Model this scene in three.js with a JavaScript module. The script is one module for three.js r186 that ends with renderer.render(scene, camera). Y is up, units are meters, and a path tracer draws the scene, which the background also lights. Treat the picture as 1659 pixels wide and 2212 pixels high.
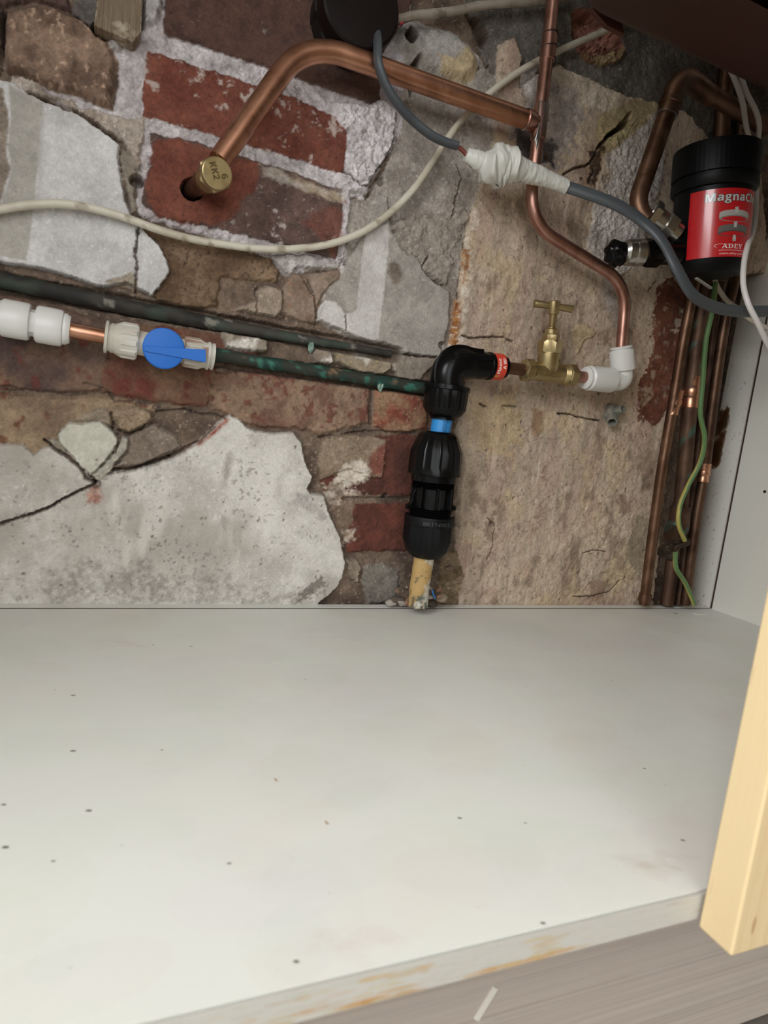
import * as THREE from 'three';
import { mergeGeometries, toCreasedNormals } from 'three/addons/utils/BufferGeometryUtils.js';
import { RoundedBoxGeometry } from 'three/addons/geometries/RoundedBoxGeometry.js';
import { RectAreaLightUniformsLib } from 'three/addons/lights/RectAreaLightUniformsLib.js';
import { TextGeometry } from 'three/addons/geometries/TextGeometry.js';
import { FontLoader } from 'three/addons/loaders/FontLoader.js';

// ------------------------------------------------------------------ camera, light, exposure
const scene = new THREE.Scene();
const W = 1659, H = 2212, FPX = 1372.67;
const camera = new THREE.PerspectiveCamera(2 * Math.atan(H / 2 / FPX) * 180 / Math.PI, W / H, 0.02, 30);
camera.rotation.order = 'YXZ';
camera.rotation.set(-0.13152, -0.40112, 0.11936);
camera.position.set(0, 0.232, 0.76);
camera.updateMatrixWorld(true);
camera.focus = 0.82;
camera.userData.fStop = 9;

const renderer = new THREE.WebGLRenderer({ antialias: true });
renderer.toneMapping = THREE.LinearToneMapping;
renderer.toneMappingExposure = 0.52;
renderer.shadowMap.enabled = true;
renderer.shadowMap.type = THREE.PCFSoftShadowMap;
RectAreaLightUniformsLib.init();
scene.background = new THREE.Color(0.92, 0.96, 1.0);
scene.backgroundIntensity = 4;

function windowLight(w, h, pos, look, intensity) {
  const l = new THREE.RectAreaLight(new THREE.Color(0.97, 0.99, 1.0), intensity, w, h);
  l.position.set(...pos); l.lookAt(...look); l.castShadow = true; l.name = 'window_daylight';
  scene.add(l);
}
windowLight(1.5, 1.3, [-1.57, 1.35, 1.45], [0, 1.35, 1.45], 20);
windowLight(1.7, 1.9, [-0.45, 1.05, 2.97], [-0.45, 1.05, 0], 3.0);

// ------------------------------------------------------------------ helpers
const V = (x, y, z) => new THREE.Vector3(x, y, z);
const camM = camera.matrixWorld.clone(), camP = camera.position.clone();
function rayOf(px, py) { return V((px - W / 2) / FPX, -(py - H / 2) / FPX, -1).transformDirection(camM); }
// a place on the photographed wall plane (or a plane parallel to it at distance z), in metres
function at(px, py, z = 0) { const r = rayOf(px, py); return camP.clone().addScaledVector(r, (z - camP.z) / r.z); }
function onY(px, py, y = 0) { const r = rayOf(px, py); return camP.clone().addScaledVector(r, (y - camP.y) / r.y); }
function onX(px, py, x) { const r = rayOf(px, py); return camP.clone().addScaledVector(r, (x - camP.x) / r.x); }
function rng(s) { let a = s >>> 0; return () => { a = (a + 0x6d2b79f5) | 0; let t = Math.imul(a ^ (a >>> 15), 1 | a); t = (t + Math.imul(t ^ (t >>> 7), 61 | t)) ^ t; return ((t ^ (t >>> 14)) >>> 0) / 4294967296; }; }
function hash2(i, j) { let h = Math.imul(i, 374761393) + Math.imul(j, 668265263) | 0; h = Math.imul(h ^ (h >>> 13), 1274126177); return ((h ^ (h >>> 16)) >>> 0) / 4294967296; }
function vn(x, y) { const i = Math.floor(x), j = Math.floor(y), u = x - i, v = y - j, a = u * u * (3 - 2 * u), b = v * v * (3 - 2 * v);
  const p = hash2(i, j), q = hash2(i + 1, j), r = hash2(i, j + 1), s = hash2(i + 1, j + 1); return (p + (q - p) * a + (r - p) * b + (p - q - r + s) * a * b) * 2 - 1; }
function fbm(x, y, o = 4) { let s = 0, a = 0.5, n = 0; for (let k = 0; k < o; k++) { s += a * vn(x, y); n += a; x = x * 2.03 + 17.3; y = y * 2.03 - 9.1; a *= 0.55; } return s / n; }
const clamp = (v, a = 0, b = 1) => Math.min(b, Math.max(a, v));
const ss = (a, b, v) => { const t = clamp((v - a) / (b - a)); return t * t * (3 - 2 * t); };
const s2l = (c) => (c <= 0.04045 ? c / 12.92 : ((c + 0.055) / 1.055) ** 2.4);
const C = (hex) => [s2l((hex >> 16 & 255) / 255), s2l((hex >> 8 & 255) / 255), s2l((hex & 255) / 255)];
const mix = (a, b, t) => [a[0] + (b[0] - a[0]) * t, a[1] + (b[1] - a[1]) * t, a[2] + (b[2] - a[2]) * t];

const taken = {};
function numbered(n) { const k = taken[n] = (taken[n] ?? -1) + 1; return k ? n + '_' + String(k).padStart(3, '0') : n; }
function thing(name, label, category, base = V(0, 0, 0), extra = {}) {
  const g = new THREE.Group(); g.name = numbered(name); g.position.copy(base); g.userData = { label, category, ...extra }; scene.add(g); return g;
}
// geometry arrives in world metres; it is stored relative to its thing
function part(name, geo, mat, parent, label) {
  let ox = 0, oy = 0, oz = 0; for (let p = parent; p && p !== scene; p = p.parent) { ox += p.position.x; oy += p.position.y; oz += p.position.z; }
  geo.translate(-ox, -oy, -oz);
  const m = new THREE.Mesh(geo, mat); m.name = name; m.castShadow = m.receiveShadow = true; if (label) m.userData.label = label; parent.add(m); return m;
}
const std = (hex, roughness = 0.6, metalness = 0, o = {}) => new THREE.MeshStandardMaterial({ color: hex, roughness, metalness, ...o });
function tint(geo, fn) {
  const p = geo.attributes.position, n = p.count, a = new Float32Array(n * 3);
  for (let i = 0; i < n; i++) { const c = fn(p.getX(i), p.getY(i), p.getZ(i), i); a[i * 3] = c[0]; a[i * 3 + 1] = c[1]; a[i * 3 + 2] = c[2]; }
  geo.setAttribute('color', new THREE.BufferAttribute(a, 3)); return geo;
}
// path of straight runs joined by bends; r = tangent length of each bend
function bends(pts, r, step = 0.003) {
  const out = [pts[0].clone()];
  const line = (b) => { const a = out[out.length - 1], n = Math.max(1, Math.round(a.distanceTo(b) / step)); for (let k = 1; k <= n; k++) out.push(a.clone().lerp(b, k / n)); };
  for (let i = 1; i < pts.length - 1; i++) {
    const p = pts[i], t = Array.isArray(r) ? r[i - 1] : r;
    const a = p.clone().add(pts[i - 1].clone().sub(p).setLength(t)), b = p.clone().add(pts[i + 1].clone().sub(p).setLength(t));
    line(a);
    for (let k = 1; k <= 16; k++) { const u = k / 16; out.push(a.clone().multiplyScalar((1 - u) * (1 - u)).addScaledVector(p, 2 * u * (1 - u)).addScaledVector(b, u * u)); }
  }
  line(pts[pts.length - 1]); return out;
}
function smooth(pts, step = 0.003) { const c = new THREE.CatmullRomCurve3(pts, false, 'centripetal'); return c.getSpacedPoints(Math.max(8, Math.round(c.getLength() / step))); }
// sweep an ellipse (half width a in the wall plane, half thickness b off the wall) along points; fn(k, t, angle) scales it
function sweep(P, a, b = a, rad = 20, fn = null) {
  const n = P.length, pos = [], uv = [], idx = []; let len = 0; let N = null;
  for (let i = 0; i < n; i++) {
    const T = P[Math.min(n - 1, i + 1)].clone().sub(P[Math.max(0, i - 1)]).normalize();
    if (i) len += P[i].distanceTo(P[i - 1]);
    if (!N) { N = V(0, 0, 1); if (Math.abs(T.z) > 0.9) N = V(0, 1, 0); }
    if (a !== b && Math.abs(T.z) < 0.95) N = V(0, 0, 1);
    N = N.clone().addScaledVector(T, -N.dot(T)).normalize();
    const B = T.clone().cross(N);
    for (let j = 0; j <= rad; j++) {
      const th = j / rad * Math.PI * 2, m = fn ? fn(i, i / (n - 1), th) : 1;
      const q = P[i].clone().addScaledVector(B, Math.cos(th) * a * m).addScaledVector(N, Math.sin(th) * b * m);
      pos.push(q.x, q.y, q.z); uv.push(j / rad, len);
    }
  }
  for (let i = 0; i < n - 1; i++) for (let j = 0; j < rad; j++) { const p = i * (rad + 1) + j, q = p + rad + 1; idx.push(p, p + 1, q, q, p + 1, q + 1); }
  for (const [i0, flip] of [[0, 1], [n - 1, 0]]) {
    const c = pos.length / 3, P0 = P[i0]; pos.push(P0.x, P0.y, P0.z); uv.push(0.5, 0); const s = pos.length / 3;
    for (let j = 0; j <= rad; j++) { const k = (i0 * (rad + 1) + j) * 3; pos.push(pos[k], pos[k + 1], pos[k + 2]); uv.push(j / rad, 0); }
    for (let j = 0; j < rad; j++) flip ? idx.push(c, s + j + 1, s + j) : idx.push(c, s + j, s + j + 1);
  }
  const g = new THREE.BufferGeometry(); g.setAttribute('position', new THREE.Float32BufferAttribute(pos, 3)); g.setAttribute('uv', new THREE.Float32BufferAttribute(uv, 2)); g.setIndex(idx); g.computeVertexNormals(); return g;
}
// solid of revolution about the axis A -> B; profile = [[radius, metres along]]; fn(angle, t) scales the radius; facing = direction of angle 0
function turn(A, B, profile, { seg = 40, fn = null, crease = 0.6, facing = V(0, 0, 1) } = {}) {
  const T = B.clone().sub(A).normalize(); const N = facing.clone().addScaledVector(T, -facing.dot(T)).normalize(); const S = T.clone().cross(N);
  const pos = [], uv = [], idx = [];
  const pr = [[0, profile[0][1]], ...profile, [0, profile[profile.length - 1][1]]];
  for (let i = 0; i < pr.length; i++) for (let j = 0; j <= seg; j++) {
    const th = j / seg * Math.PI * 2, r = pr[i][0] * (fn ? fn(th, pr[i][1], i) : 1);
    const q = A.clone().addScaledVector(T, pr[i][1]).addScaledVector(N, Math.cos(th) * r).addScaledVector(S, Math.sin(th) * r);
    pos.push(q.x, q.y, q.z); uv.push(j / seg, pr[i][1]);
  }
  for (let i = 0; i < pr.length - 1; i++) for (let j = 0; j < seg; j++) { const p = i * (seg + 1) + j, q = p + seg + 1; idx.push(p, q, p + 1, q, q + 1, p + 1); }
  let g = new THREE.BufferGeometry(); g.setAttribute('position', new THREE.Float32BufferAttribute(pos, 3)); g.setAttribute('uv', new THREE.Float32BufferAttribute(uv, 2)); g.setIndex(idx);
  g = g.toNonIndexed(); g.scale(1000, 1000, 1000); g.computeVertexNormals(); if (crease) g = toCreasedNormals(g, crease); g.scale(0.001, 0.001, 0.001); return g;
}
const facet = (n, off = 0) => (th) => { const w = Math.PI * 2 / n; let a = (th + off) % w; if (a < 0) a += w; return Math.cos(w / 2) / Math.cos(a - w / 2); };
function box(x0, x1, y0, y1, z0, z1, r = 0) { const g = r ? new RoundedBoxGeometry(x1 - x0, y1 - y0, z1 - z0, 2, r) : new THREE.BoxGeometry(x1 - x0, y1 - y0, z1 - z0); g.translate((x0 + x1) / 2, (y0 + y1) / 2, (z0 + z1) / 2); return g; }
function canvasTex(w, h, draw, repeat = false) {
  const c = document.createElement('canvas'); c.width = w; c.height = h; const g = c.getContext('2d'); draw(g, w, h);
  const t = new THREE.CanvasTexture(c); t.colorSpace = THREE.SRGBColorSpace; t.magFilter = THREE.LinearFilter; if (repeat) t.wrapS = t.wrapT = THREE.RepeatWrapping; return t;
}
function grainTex(n, fn) { const d = new Uint8Array(n * n * 4); for (let j = 0; j < n; j++) for (let i = 0; i < n; i++) { const v = clamp(fn(i, j)) * 255; d.set([v, v, v, 255], (j * n + i) * 4); }
  const t = new THREE.DataTexture(d, n, n); t.wrapS = t.wrapT = THREE.RepeatWrapping; t.magFilter = THREE.LinearFilter; t.minFilter = THREE.LinearMipmapLinearFilter; t.generateMipmaps = true; t.needsUpdate = true; return t; }

// ------------------------------------------------------------------ the back wall: one surveyed relief, cut into its pieces
const K = 1.35;                                    // photograph tone -> surface albedo
const X0 = -0.285, X1 = 0.945, Y0 = -0.02, Y1 = 0.84, STEP = 0.0011;
const NX = Math.round((X1 - X0) / STEP) + 1, NY = Math.round((Y1 - Y0) / STEP) + 1;
const wallP = (flat) => { const o = []; for (let i = 0; i < flat.length; i += 2) { let u = flat[i], v = flat[i + 1]; if (u < -40) { v -= 3 * -u * (1314 - v) / (4092 - u); u *= 4; } /* pieces that run on past the survey go on along their course */ const p = at(u, v, 0.004); o.push([p.x, p.y]); } return o; };
const zoom = (ox, oy, s) => (...f) => f.map((v, i) => (i & 1 ? oy : ox) + v / s);
const Z1 = zoom(0, 0, 2.9625), Z2 = zoom(460, 0, 2.9625), Z3 = zoom(900, 0, 2.9625), Z4 = zoom(1260, 0, 3.16), Z5 = zoom(0, 560, 2.873), Z6 = zoom(440, 560, 2.873), Z7 = zoom(860, 560, 2.873), Z8 = zoom(1260, 560, 2.633);

const layers = [], paints = [], cracks = [], pits = [];
function bbox(poly, m) { let a = 9, b = -9, c = 9, d = -9; for (const [x, y] of poly) { a = Math.min(a, x); b = Math.max(b, x); c = Math.min(c, y); d = Math.max(d, y); } return [a - m, b + m, c - m, d + m]; }
function sdist(poly, x, y) {
  let d = 1e9, inside = false;
  for (let i = 0, j = poly.length - 1; i < poly.length; j = i++) {
    const [ax, ay] = poly[j], [bx, by] = poly[i]; const ex = bx - ax, ey = by - ay, wx = x - ax, wy = y - ay;
    const t = clamp((wx * ex + wy * ey) / (ex * ex + ey * ey + 1e-12)); const dx = wx - ex * t, dy = wy - ey * t; d = Math.min(d, dx * dx + dy * dy);
    if ((ay > y) !== (by > y) && x < (bx - ax) * (y - ay) / (by - ay) + ax) inside = !inside;
  }
  d = Math.sqrt(d); return inside ? d : -d;
}
const layer = (name, px, h, col, o = {}) => { const poly = wallP(px); layers.push({ name, poly, bb: bbox(poly, 0.012), h, col, jag: 0.003, jf: 130, edge: 0.002, hn: 0.0008, hf: 120, cap: 1, ...o }); };
const paint = (px, col, o = {}) => { const poly = wallP(px); paints.push({ poly, bb: bbox(poly, 0.014), col, jag: 0.006, jf: 120, soft: 0.003, amt: 1, ...o }); };
const crack = (px, w = 0.0016, d = 0.006, o = {}) => { const poly = wallP(px); cracks.push({ poly, bb: bbox(poly, 0.006), w, d, ...o }); };
// mottled colour: a..b by coarse noise, c in fine flecks
const mot = (a, b, c = null, f = 45, o = {}) => { a = C(a); b = C(b); c = c === null ? null : C(c); const { fl = 0.35, ff = 330, sy = 1, sx = 1, seed = 0, gr = 1 } = o;
  return (x, y) => { let k = mix(a, b, ss(-0.45, 0.45, fbm(x * f * sx + seed, y * f * sy - seed, 5))); if (c) k = mix(k, c, ss(fl, fl + 0.28, fbm(x * ff * sx - seed, y * ff * sy + seed, 3)) * 0.85); const g = 1 + gr * (0.22 * vn(x * 800, y * 800) + 0.16 * vn(x * 300 + 5, y * 300) + 0.22 * fbm(x * 95 + seed, y * 95 + 2, 3)); return [k[0] * g, k[1] * g, k[2] * g]; }; };
const bloom = (base, white, f, thr, seed = 3) => { white = C(white); return (x, y) => { const t = ss(thr, thr + 0.22, fbm(x * f + seed, y * f - seed, 6)); return mix(base(x, y), white, t * 0.85); }; };

const bedCol = mot(0x6a5a4d, 0x483b32, 0x8a7a6b, 40);
const mortarCol = mot(0xb9b3b4, 0x9f9797, 0x7d7471, 60, { fl: 0.5 });
// grey cement and rough render behind everything
layer('render_patch', [1005, -20, 1440, -20, 1560, 60, 1660, 100, 1700, 330, 1560, 330, 1480, 240, 1420, 222, 1350, 205, 1290, 178, 1230, 150, 1165, 160, 1120, 190, 1060, 155, 1035, 100], 0.0, mot(0x69645e, 0x504b46, 0x827c74, 30), { hn: 0.0022 });
layer('render_patch', [866, 30, 930, 55, 985, 70, 1040, 120, 1065, 160, 1120, 185, 1135, 260, 1085, 300, 1050, 380, 1010, 480, 992, 600, 986, 770, 950, 778, 845, 765, 700, 705, 690, 690, 702, 610, 745, 570, 742, 430, 800, 420, 820, 385, 852, 320, 864, 260], 0.003, mot(0x938b83, 0x7b736b, 0xb0a8a2, 38), { hn: 0.0022, hf: 70 });
// lime mortar of the brickwork
layer('mortar_bed', [228, 95, 240, 72, 290, 82, 308, 58, 306, -20, 890, -20, 890, 60, 872, 130, 872, 215, 862, 290, 850, 312, 812, 368, 803, 395, 798, 422, 748, 432, 746, 470, 748, 560, 737, 588, 705, 584, 660, 584, 625, 598, 600, 580, 583, 552, 520, 532, 430, 507, 350, 484, 308, 470, 290, 440, 297, 400, 282, 378, 302, 335, 262, 298, 200, 258, 166, 243, 95, 210, 60, 198, 22, 172, 45, 160, 90, 184, 175, 211, 243, 238, 252, 200, 256, 140], 0.0035, mortarCol, { hn: 0.0042, hf: 150, jag: 0.004, edge: 0.003 });
layer('mortar_bed', Z1(60, 490, 130, 480, 260, 545, 300, 600, 460, 640, 500, 700, 560, 700, 800, 750, 930, 760, 920, 850, 890, 1000, 900, 1100, 860, 1090, 780, 900, 640, 830, 500, 720, 380, 650, 180, 600, 70, 570), 0.007, mot(0xa59a90, 0x86796e, 0xc4bcb6, 60), { hn: 0.003, hf: 150 });
// bricks
const redBrick = mot(0x6e4133, 0x603327, 0x4c271d, 40, { fl: 0.42 });
const darkBrick = mot(0x523a31, 0x44302a, 0x6d5950, 45, { fl: 0.5 });
layer('brick', Z1(22, 60, 120, 40, 240, 22, 350, 45, 450, 82, 540, 130, 600, 190, 690, 270, 735, 340, 760, 400, 738, 500, 752, 570, 720, 600, 722, 705, 620, 680, 540, 615, 400, 598, 250, 538, 130, 478, 40, 462, 18, 300), 0.011, mot(0x87705f, 0x5f4c40, 0xa88e7b, 50, { fl: 0.3, ff: 190 }), { hn: 0.0035, hf: 120, jag: 0.003, edge: 0.006 });
layer('brick', [-60, -40, 150, -40, 156, 12, 150, 24, 78, 4, 8, 14, -60, 0], 0.006, mot(0x54403a, 0x473630, null, 40), { edge: 0.004 });
layer('brick', [-90, 20, 4, 22, 0, 155, -90, 150], 0.004, mot(0x5d4c42, 0x4a3d36, null, 40), { edge: 0.004 });
layer('render_patch', [160, -20, 214, -20, 206, 40, 192, 52, 172, 36, 154, 22], 0.001, mot(0x6d6862, 0x57524d, null, 50));
layer('mortar_lump', Z1(905, -40, 1040, -40, 1040, 60, 1010, 150, 950, 185, 910, 170), 0.012, mot(0xa9a5a4, 0x938e8c, null, 60), { hn: 0.002, edge: 0.004, jag: 0.002 });
layer('mortar_lump', Z1(690, 235, 770, 250, 800, 275, 770, 330, 730, 345, 690, 280), 0.01, mot(0xa39d99, 0x8d8682, null, 60), { edge: 0.004, jag: 0.002 });
layer('brick', [360, -60, 900, -60, 880, 40, 822, 120, 822, 232, 797, 226, 640, 171, 560, 141, 460, 111, 352, 74], 0.0075, bloom(darkBrick, 0x7d706a, 60, 0.42, 9), { jag: 0.0016, edge: 0.0025 });
layer('brick', [317, 110, 335, 112, 400, 134, 470, 156, 560, 186, 640, 214, 748, 262, 751, 290, 742, 376, 640, 345, 534, 313, 483, 300, 430, 284, 370, 268, 310, 251, 308, 225], 0.0055, bloom(redBrick, 0xa89a92, 95, 0.34), { jag: 0.0024, edge: 0.0025 });
layer('brick', [326, 290, 345, 291, 430, 308, 480, 325, 561, 349, 640, 376, 737, 410, 743, 432, 738, 520, 726, 562, 650, 542, 560, 517, 450, 492, 350, 472, 306, 440, 312, 400, 328, 352], 0.006, bloom(mot(0x5e4a43, 0x4b3a35, 0x8a7e79, 60, { fl: 0.42 }), 0xa9a09b, 90, 0.38, 21), { jag: 0.0025, edge: 0.003 });
paint(Z1(970, 930, 1010, 900, 1100, 880, 1220, 930, 1370, 965, 1480, 1000, 1640, 1040, 1655, 1080, 1640, 1230, 1560, 1260, 1530, 1350, 1430, 1430, 1360, 1440, 1180, 1430, 1020, 1390, 950, 1290, 930, 1170, 970, 1090), redBrick, { jag: 0.004 });
paint([317, 120, 400, 138, 560, 196, 730, 268, 740, 300, 620, 250, 480, 200, 420, 170, 350, 140], bloom(redBrick, 0xb0a49c, 110, 0.0, 5), { jag: 0.01, amt: 0.9 });
paint([560, 355, 640, 385, 735, 415, 738, 440, 640, 410, 570, 380], mot(0x9a8a72, 0xa79f98, null, 80), { jag: 0.006, amt: 0.8 });
paint([640, 480, 740, 440, 738, 520, 722, 558, 700, 520], redBrick, { jag: 0.008, amt: 0.6 });
// mortar shoved over the brick ends on the right
layer('mortar_lump', Z2(770, 650, 900, 660, 1000, 680, 1080, 640, 1170, 700, 1165, 880, 1150, 940, 1080, 1060, 1040, 1130, 1000, 1160, 985, 1240, 860, 1240, 830, 1180, 850, 1060, 860, 850, 800, 790, 770, 700), 0.0105, mot(0xc0bbbc, 0xaba4a5, 0x8c8583, 80), { hn: 0.005, hf: 190, jag: 0.003, edge: 0.004 });
layer('mortar_lump', Z2(300, 1625, 420, 1630, 560, 1620, 640, 1640, 790, 1670, 830, 1640, 800, 1730, 740, 1725, 700, 1735, 560, 1710, 490, 1760, 440, 1730, 400, 1690), 0.0095, mot(0xaaa4a2, 0x968f8c, 0x7e7672, 80), { hn: 0.003, hf: 140, edge: 0.003 });
layer('mortar_lump', Z2(820, 1240, 870, 1230, 880, 1330, 860, 1440, 850, 1560, 830, 1650, 800, 1640, 815, 1500, 830, 1380), 0.0085, mortarCol, { edge: 0.002, jag: 0.0015 });
// old plaster panel, upper left
const paleL0 = mot(0xc0bebd, 0xafacab, 0xcbc9c8, 30, { gr: 0.5 }), paleD = C(0x8f8b87); const paleL = (x, y) => mix(paleL0(x, y), paleD, ss(0.1, 0.5, fbm(x * 55, y * 9 + 4, 4)) * 0.4);
layer('plaster_patch', [-110, 170, 22, 178, 40, 190, 60, 200, 100, 222, 165, 245, 200, 270, 248, 302, 262, 316, 257, 345, 272, 430, 288, 480, 296, 470, 312, 498, 345, 530, 362, 560, 369, 585, 356, 612, 328, 640, 300, 627, 272, 612, 225, 622, 130, 592, 60, 578, -110, 556], 0.0095, paleL, { jag: 0.0016, jf: 90, edge: 0.0018, hn: 0.0006, hf: 30 });
paint([-110, 180, 10, 196, 22, 270, 16, 330, 24, 370, 12, 410, -2, 450, -110, 440], mot(0x867a6e, 0x74695e, null, 50), { jag: 0.002, jf: 60, soft: 0.0015 });
paint([22, 190, 94, 222, 85, 330, 76, 430, 60, 565, -110, 548, -110, 448, 4, 446, 22, 390, 26, 360, 18, 320, 26, 260], mot(0xa39f98, 0x96928b, 0x807b74, 50, { fl: 0.5, gr: 0.5 }), { jag: 0.0008, soft: 0.0012 });
paint([230, 610, 285, 588, 294, 610, 298, 628, 262, 616], mot(0x8d8375, 0x857a6c, null, 50), { jag: 0.002, soft: 0.0012 });
layer('render_patch', [260, 318, 285, 330, 297, 372, 292, 420, 297, 462, 282, 462, 270, 400, 258, 350], 0.006, mot(0x82786c, 0x6f665c, null, 50), { jag: 0.0015 });
// brown body of the wall under the panel
layer('brick', [298, 476, 350, 488, 430, 512, 520, 538, 585, 560, 605, 586, 600, 610, 480, 600, 470, 665, 420, 668, 340, 650, 330, 640, 368, 590, 345, 530, 300, 492], 0.004, mot(0x54412f, 0x78634f, 0x3f3026, 34, { fl: 0.25 }), { hn: 0.0022, edge: 0.003 });
layer('render_patch', Z6(320, 250, 340, 180, 400, 160, 490, 190, 492, 310, 450, 362, 330, 345, 190, 312), 0.0085, mot(0x8d7f70, 0x7e7062, 0xa39686, 50), { jag: 0.0016 });
layer('render_patch', Z6(490, 180, 560, 80, 640, 110, 690, 230, 705, 400, 640, 395, 560, 370, 480, 330), 0.005, mot(0x7e6e60, 0x6c5a4c, 0x93644e, 50), { jag: 0.0016 });
layer('render_patch', Z6(650, 90, 850, 60, 840, 130, 770, 180, 720, 260, 700, 290), 0.005, mot(0x857568, 0x746558, 0x94705c, 50), { jag: 0.0016 });
// grey plaster with the pale trowelled strip
layer('plaster_patch', [735, 610, 745, 575, 800, 470, 815, 420, 836, 425, 842, 500, 900, 560, 935, 610, 970, 630, 968, 700, 948, 776, 905, 768, 845, 758, 765, 728, 686, 692, 693, 672, 705, 650], 0.0085, mot(0x98928b, 0x87817a, 0xa39d97, 45, { gr: 0.6 }), { jag: 0.0014, hn: 0.0005, edge: 0.002 });
paint(Z6(985, 10, 1130, 10, 1112, 120, 1095, 330, 1070, 520, 880, 440, 705, 380, 715, 300, 760, 252, 820, 275, 870, 345, 940, 320), mot(0xb8b4b0, 0xa8a39f, null, 40, { gr: 0.45 }), { jag: 0.001, soft: 0.001 });
paint(Z2(975, 1480, 1040, 1450, 1110, 1440, 1120, 1520, 1100, 1720, 1080, 1955, 915, 1955, 945, 1650), mot(0xb8b4b0, 0xa8a39f, null, 40, { gr: 0.45 }), { jag: 0.001, soft: 0.001 });
paint(Z6(1130, 30, 1180, 10, 1220, 60, 1215, 140, 1180, 180, 1140, 110), mot(0x6f6359, 0x62574e, null, 50), { jag: 0.003 });
layer('render_patch', Z2(1130, 1440, 1250, 1380, 1450, 1360, 1560, 1300, 1640, 1380, 1590, 1480, 1530, 1620, 1540, 1700, 1480, 1820, 1400, 1790, 1300, 1650, 1200, 1600), 0.0075, mot(0x8a8178, 0x746b62, 0xa29a92, 60), { hn: 0.004, hf: 90, jag: 0.005 });
layer('render_patch', Z6(1165, 590, 1440, 600, 1452, 640, 1380, 700, 1330, 770, 1290, 785, 1220, 770, 1170, 690), 0.007, mot(0x8c8276, 0x7b7166, null, 45), { jag: 0.002 });
// dab of plaster with the yellow face
layer('plaster_dab', Z3(-120, 170, 0, 150, 110, 160, 250, 210, 340, 280, 390, 360, 398, 430, 370, 500, 290, 560, 160, 520, 20, 470, -60, 380, -150, 300), 0.014, mot(0x97938e, 0x868179, 0xa7a39e, 40), { edge: 0.014, jag: 0.002, hn: 0.0012 });
paint(Z3(120, 370, 220, 400, 260, 360, 300, 300, 350, 330, 385, 430, 360, 510, 290, 555, 190, 510, 140, 470), mot(0xb3a283, 0xa08f72, null, 60), { jag: 0.003 });
// big tan plaster, right
const tan1 = C(0xb3a28f), tan2 = C(0x9c8c7c), tan3 = C(0xb5a283), tan4 = C(0xa9907f), tanF = C(0x75645a), tanL = C(0xd0c3b4);
const tanD = C(0x6b594a), tanP = C(0xa58c80);
const tanCol = (x, y) => { let k = mix(tan1, tan2, ss(-0.4, 0.4, fbm(x * 30, y * 8, 5)));
  k = mix(k, tan3, ss(0.1, 0.45, fbm(x * 22 + 40, y * 22 + 3, 4)) * 0.65); k = mix(k, tan4, ss(0.05, 0.45, fbm(x * 34 - 11, y * 20, 4)) * 0.6);
  k = mix(k, tanP, ss(0.1, 0.4, fbm(x * 60 + 1, y * 15 - 6, 4)) * 0.5);
  k = mix(k, tanD, ss(0.14, 0.5, fbm(x * 48 + 8, y * 30 + 2, 5)) * 0.55);
  const ln = Math.abs(fbm(x * 24 + 5, y * 24 - 3, 4)); k = mix(k, tanD, (1 - ss(0.004, 0.022, ln)) * ss(0.0, 0.3, fbm(x * 15 - 2, y * 15, 3)) * 0.7);
  k = mix(k, tanF, ss(0.26, 0.5, fbm(x * 230, y * 210 + 9, 4)) * 0.6); k = mix(k, tanL, ss(0.28, 0.55, fbm(x * 360, y * 22, 4)) * 0.35);
  const g = 1 + 0.15 * vn(x * 800, y * 800) + 0.1 * vn(x * 260, y * 260) + 0.1 * fbm(x * 300, y * 30, 3); return [k[0] * g, k[1] * g, k[2] * g]; };
layer('plaster_patch', [1078, 92, 1110, 80, 1128, 120, 1122, 190, 1160, 158, 1205, 138, 1232, 152, 1290, 178, 1350, 205, 1420, 222, 1480, 240, 1560, 330, 1640, 330, 1720, 1330, 955, 1330, 962, 1222, 985, 1195, 988, 1100, 1000, 1000, 985, 930, 1012, 842, 1000, 785, 962, 762, 984, 700, 992, 600, 1012, 470, 1060, 340], 0.0075, tanCol, { hn: 0.0022, hf: 80, jag: 0.003, jf: 110, edge: 0.003 });
paint([1010, 470, 985, 700, 965, 765, 1000, 770, 1004, 700, 1020, 560, 1035, 440], mot(0xc4b8ab, 0xa8957f, 0x8f765c, 80), { jag: 0.006 });
paint([978, 650, 992, 650, 990, 700, 984, 760, 966, 768, 972, 720], mot(0x7c4a26, 0x95693d, 0xb0a090, 200, { fl: 0.15 }), { jag: 0.006, jf: 300 });
paint([1000, 540, 1012, 540, 1008, 600, 998, 610], mot(0x8a5a33, 0xa08a70, null, 200), { jag: 0.006, jf: 300 });
paint([1140, 170, 1210, 160, 1250, 190, 1258, 260, 1230, 330, 1180, 370, 1120, 360, 1105, 300, 1125, 240], mot(0xa39a95, 0x827977, 0x5c5451, 60), { jag: 0.02, soft: 0.006, amt: 0.85 });
paint([1110, 270, 1150, 280, 1145, 350, 1110, 345], mot(0x4c4646, 0x393434, null, 90), { jag: 0.008 });
paint([1165, 300, 1200, 310, 1190, 360, 1165, 355], mot(0x4c4646, 0x393434, 0x857a76, 90), { jag: 0.008 });
paint([1290, 250, 1370, 215, 1420, 225, 1395, 262, 1330, 320, 1290, 340, 1280, 300], mot(0xa39470, 0x8f8063, null, 40), { jag: 0.004 });
layer('plaster_patch', [1345, 262, 1400, 248, 1440, 262, 1425, 400, 1395, 480, 1380, 565, 1330, 600, 1262, 540, 1275, 470, 1285, 400, 1300, 340], 0.0095, mot(0xc0b8b2, 0xa59c95, 0xcfc8c2, 60), { hn: 0.0032, hf: 170, jag: 0.003 });
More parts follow.
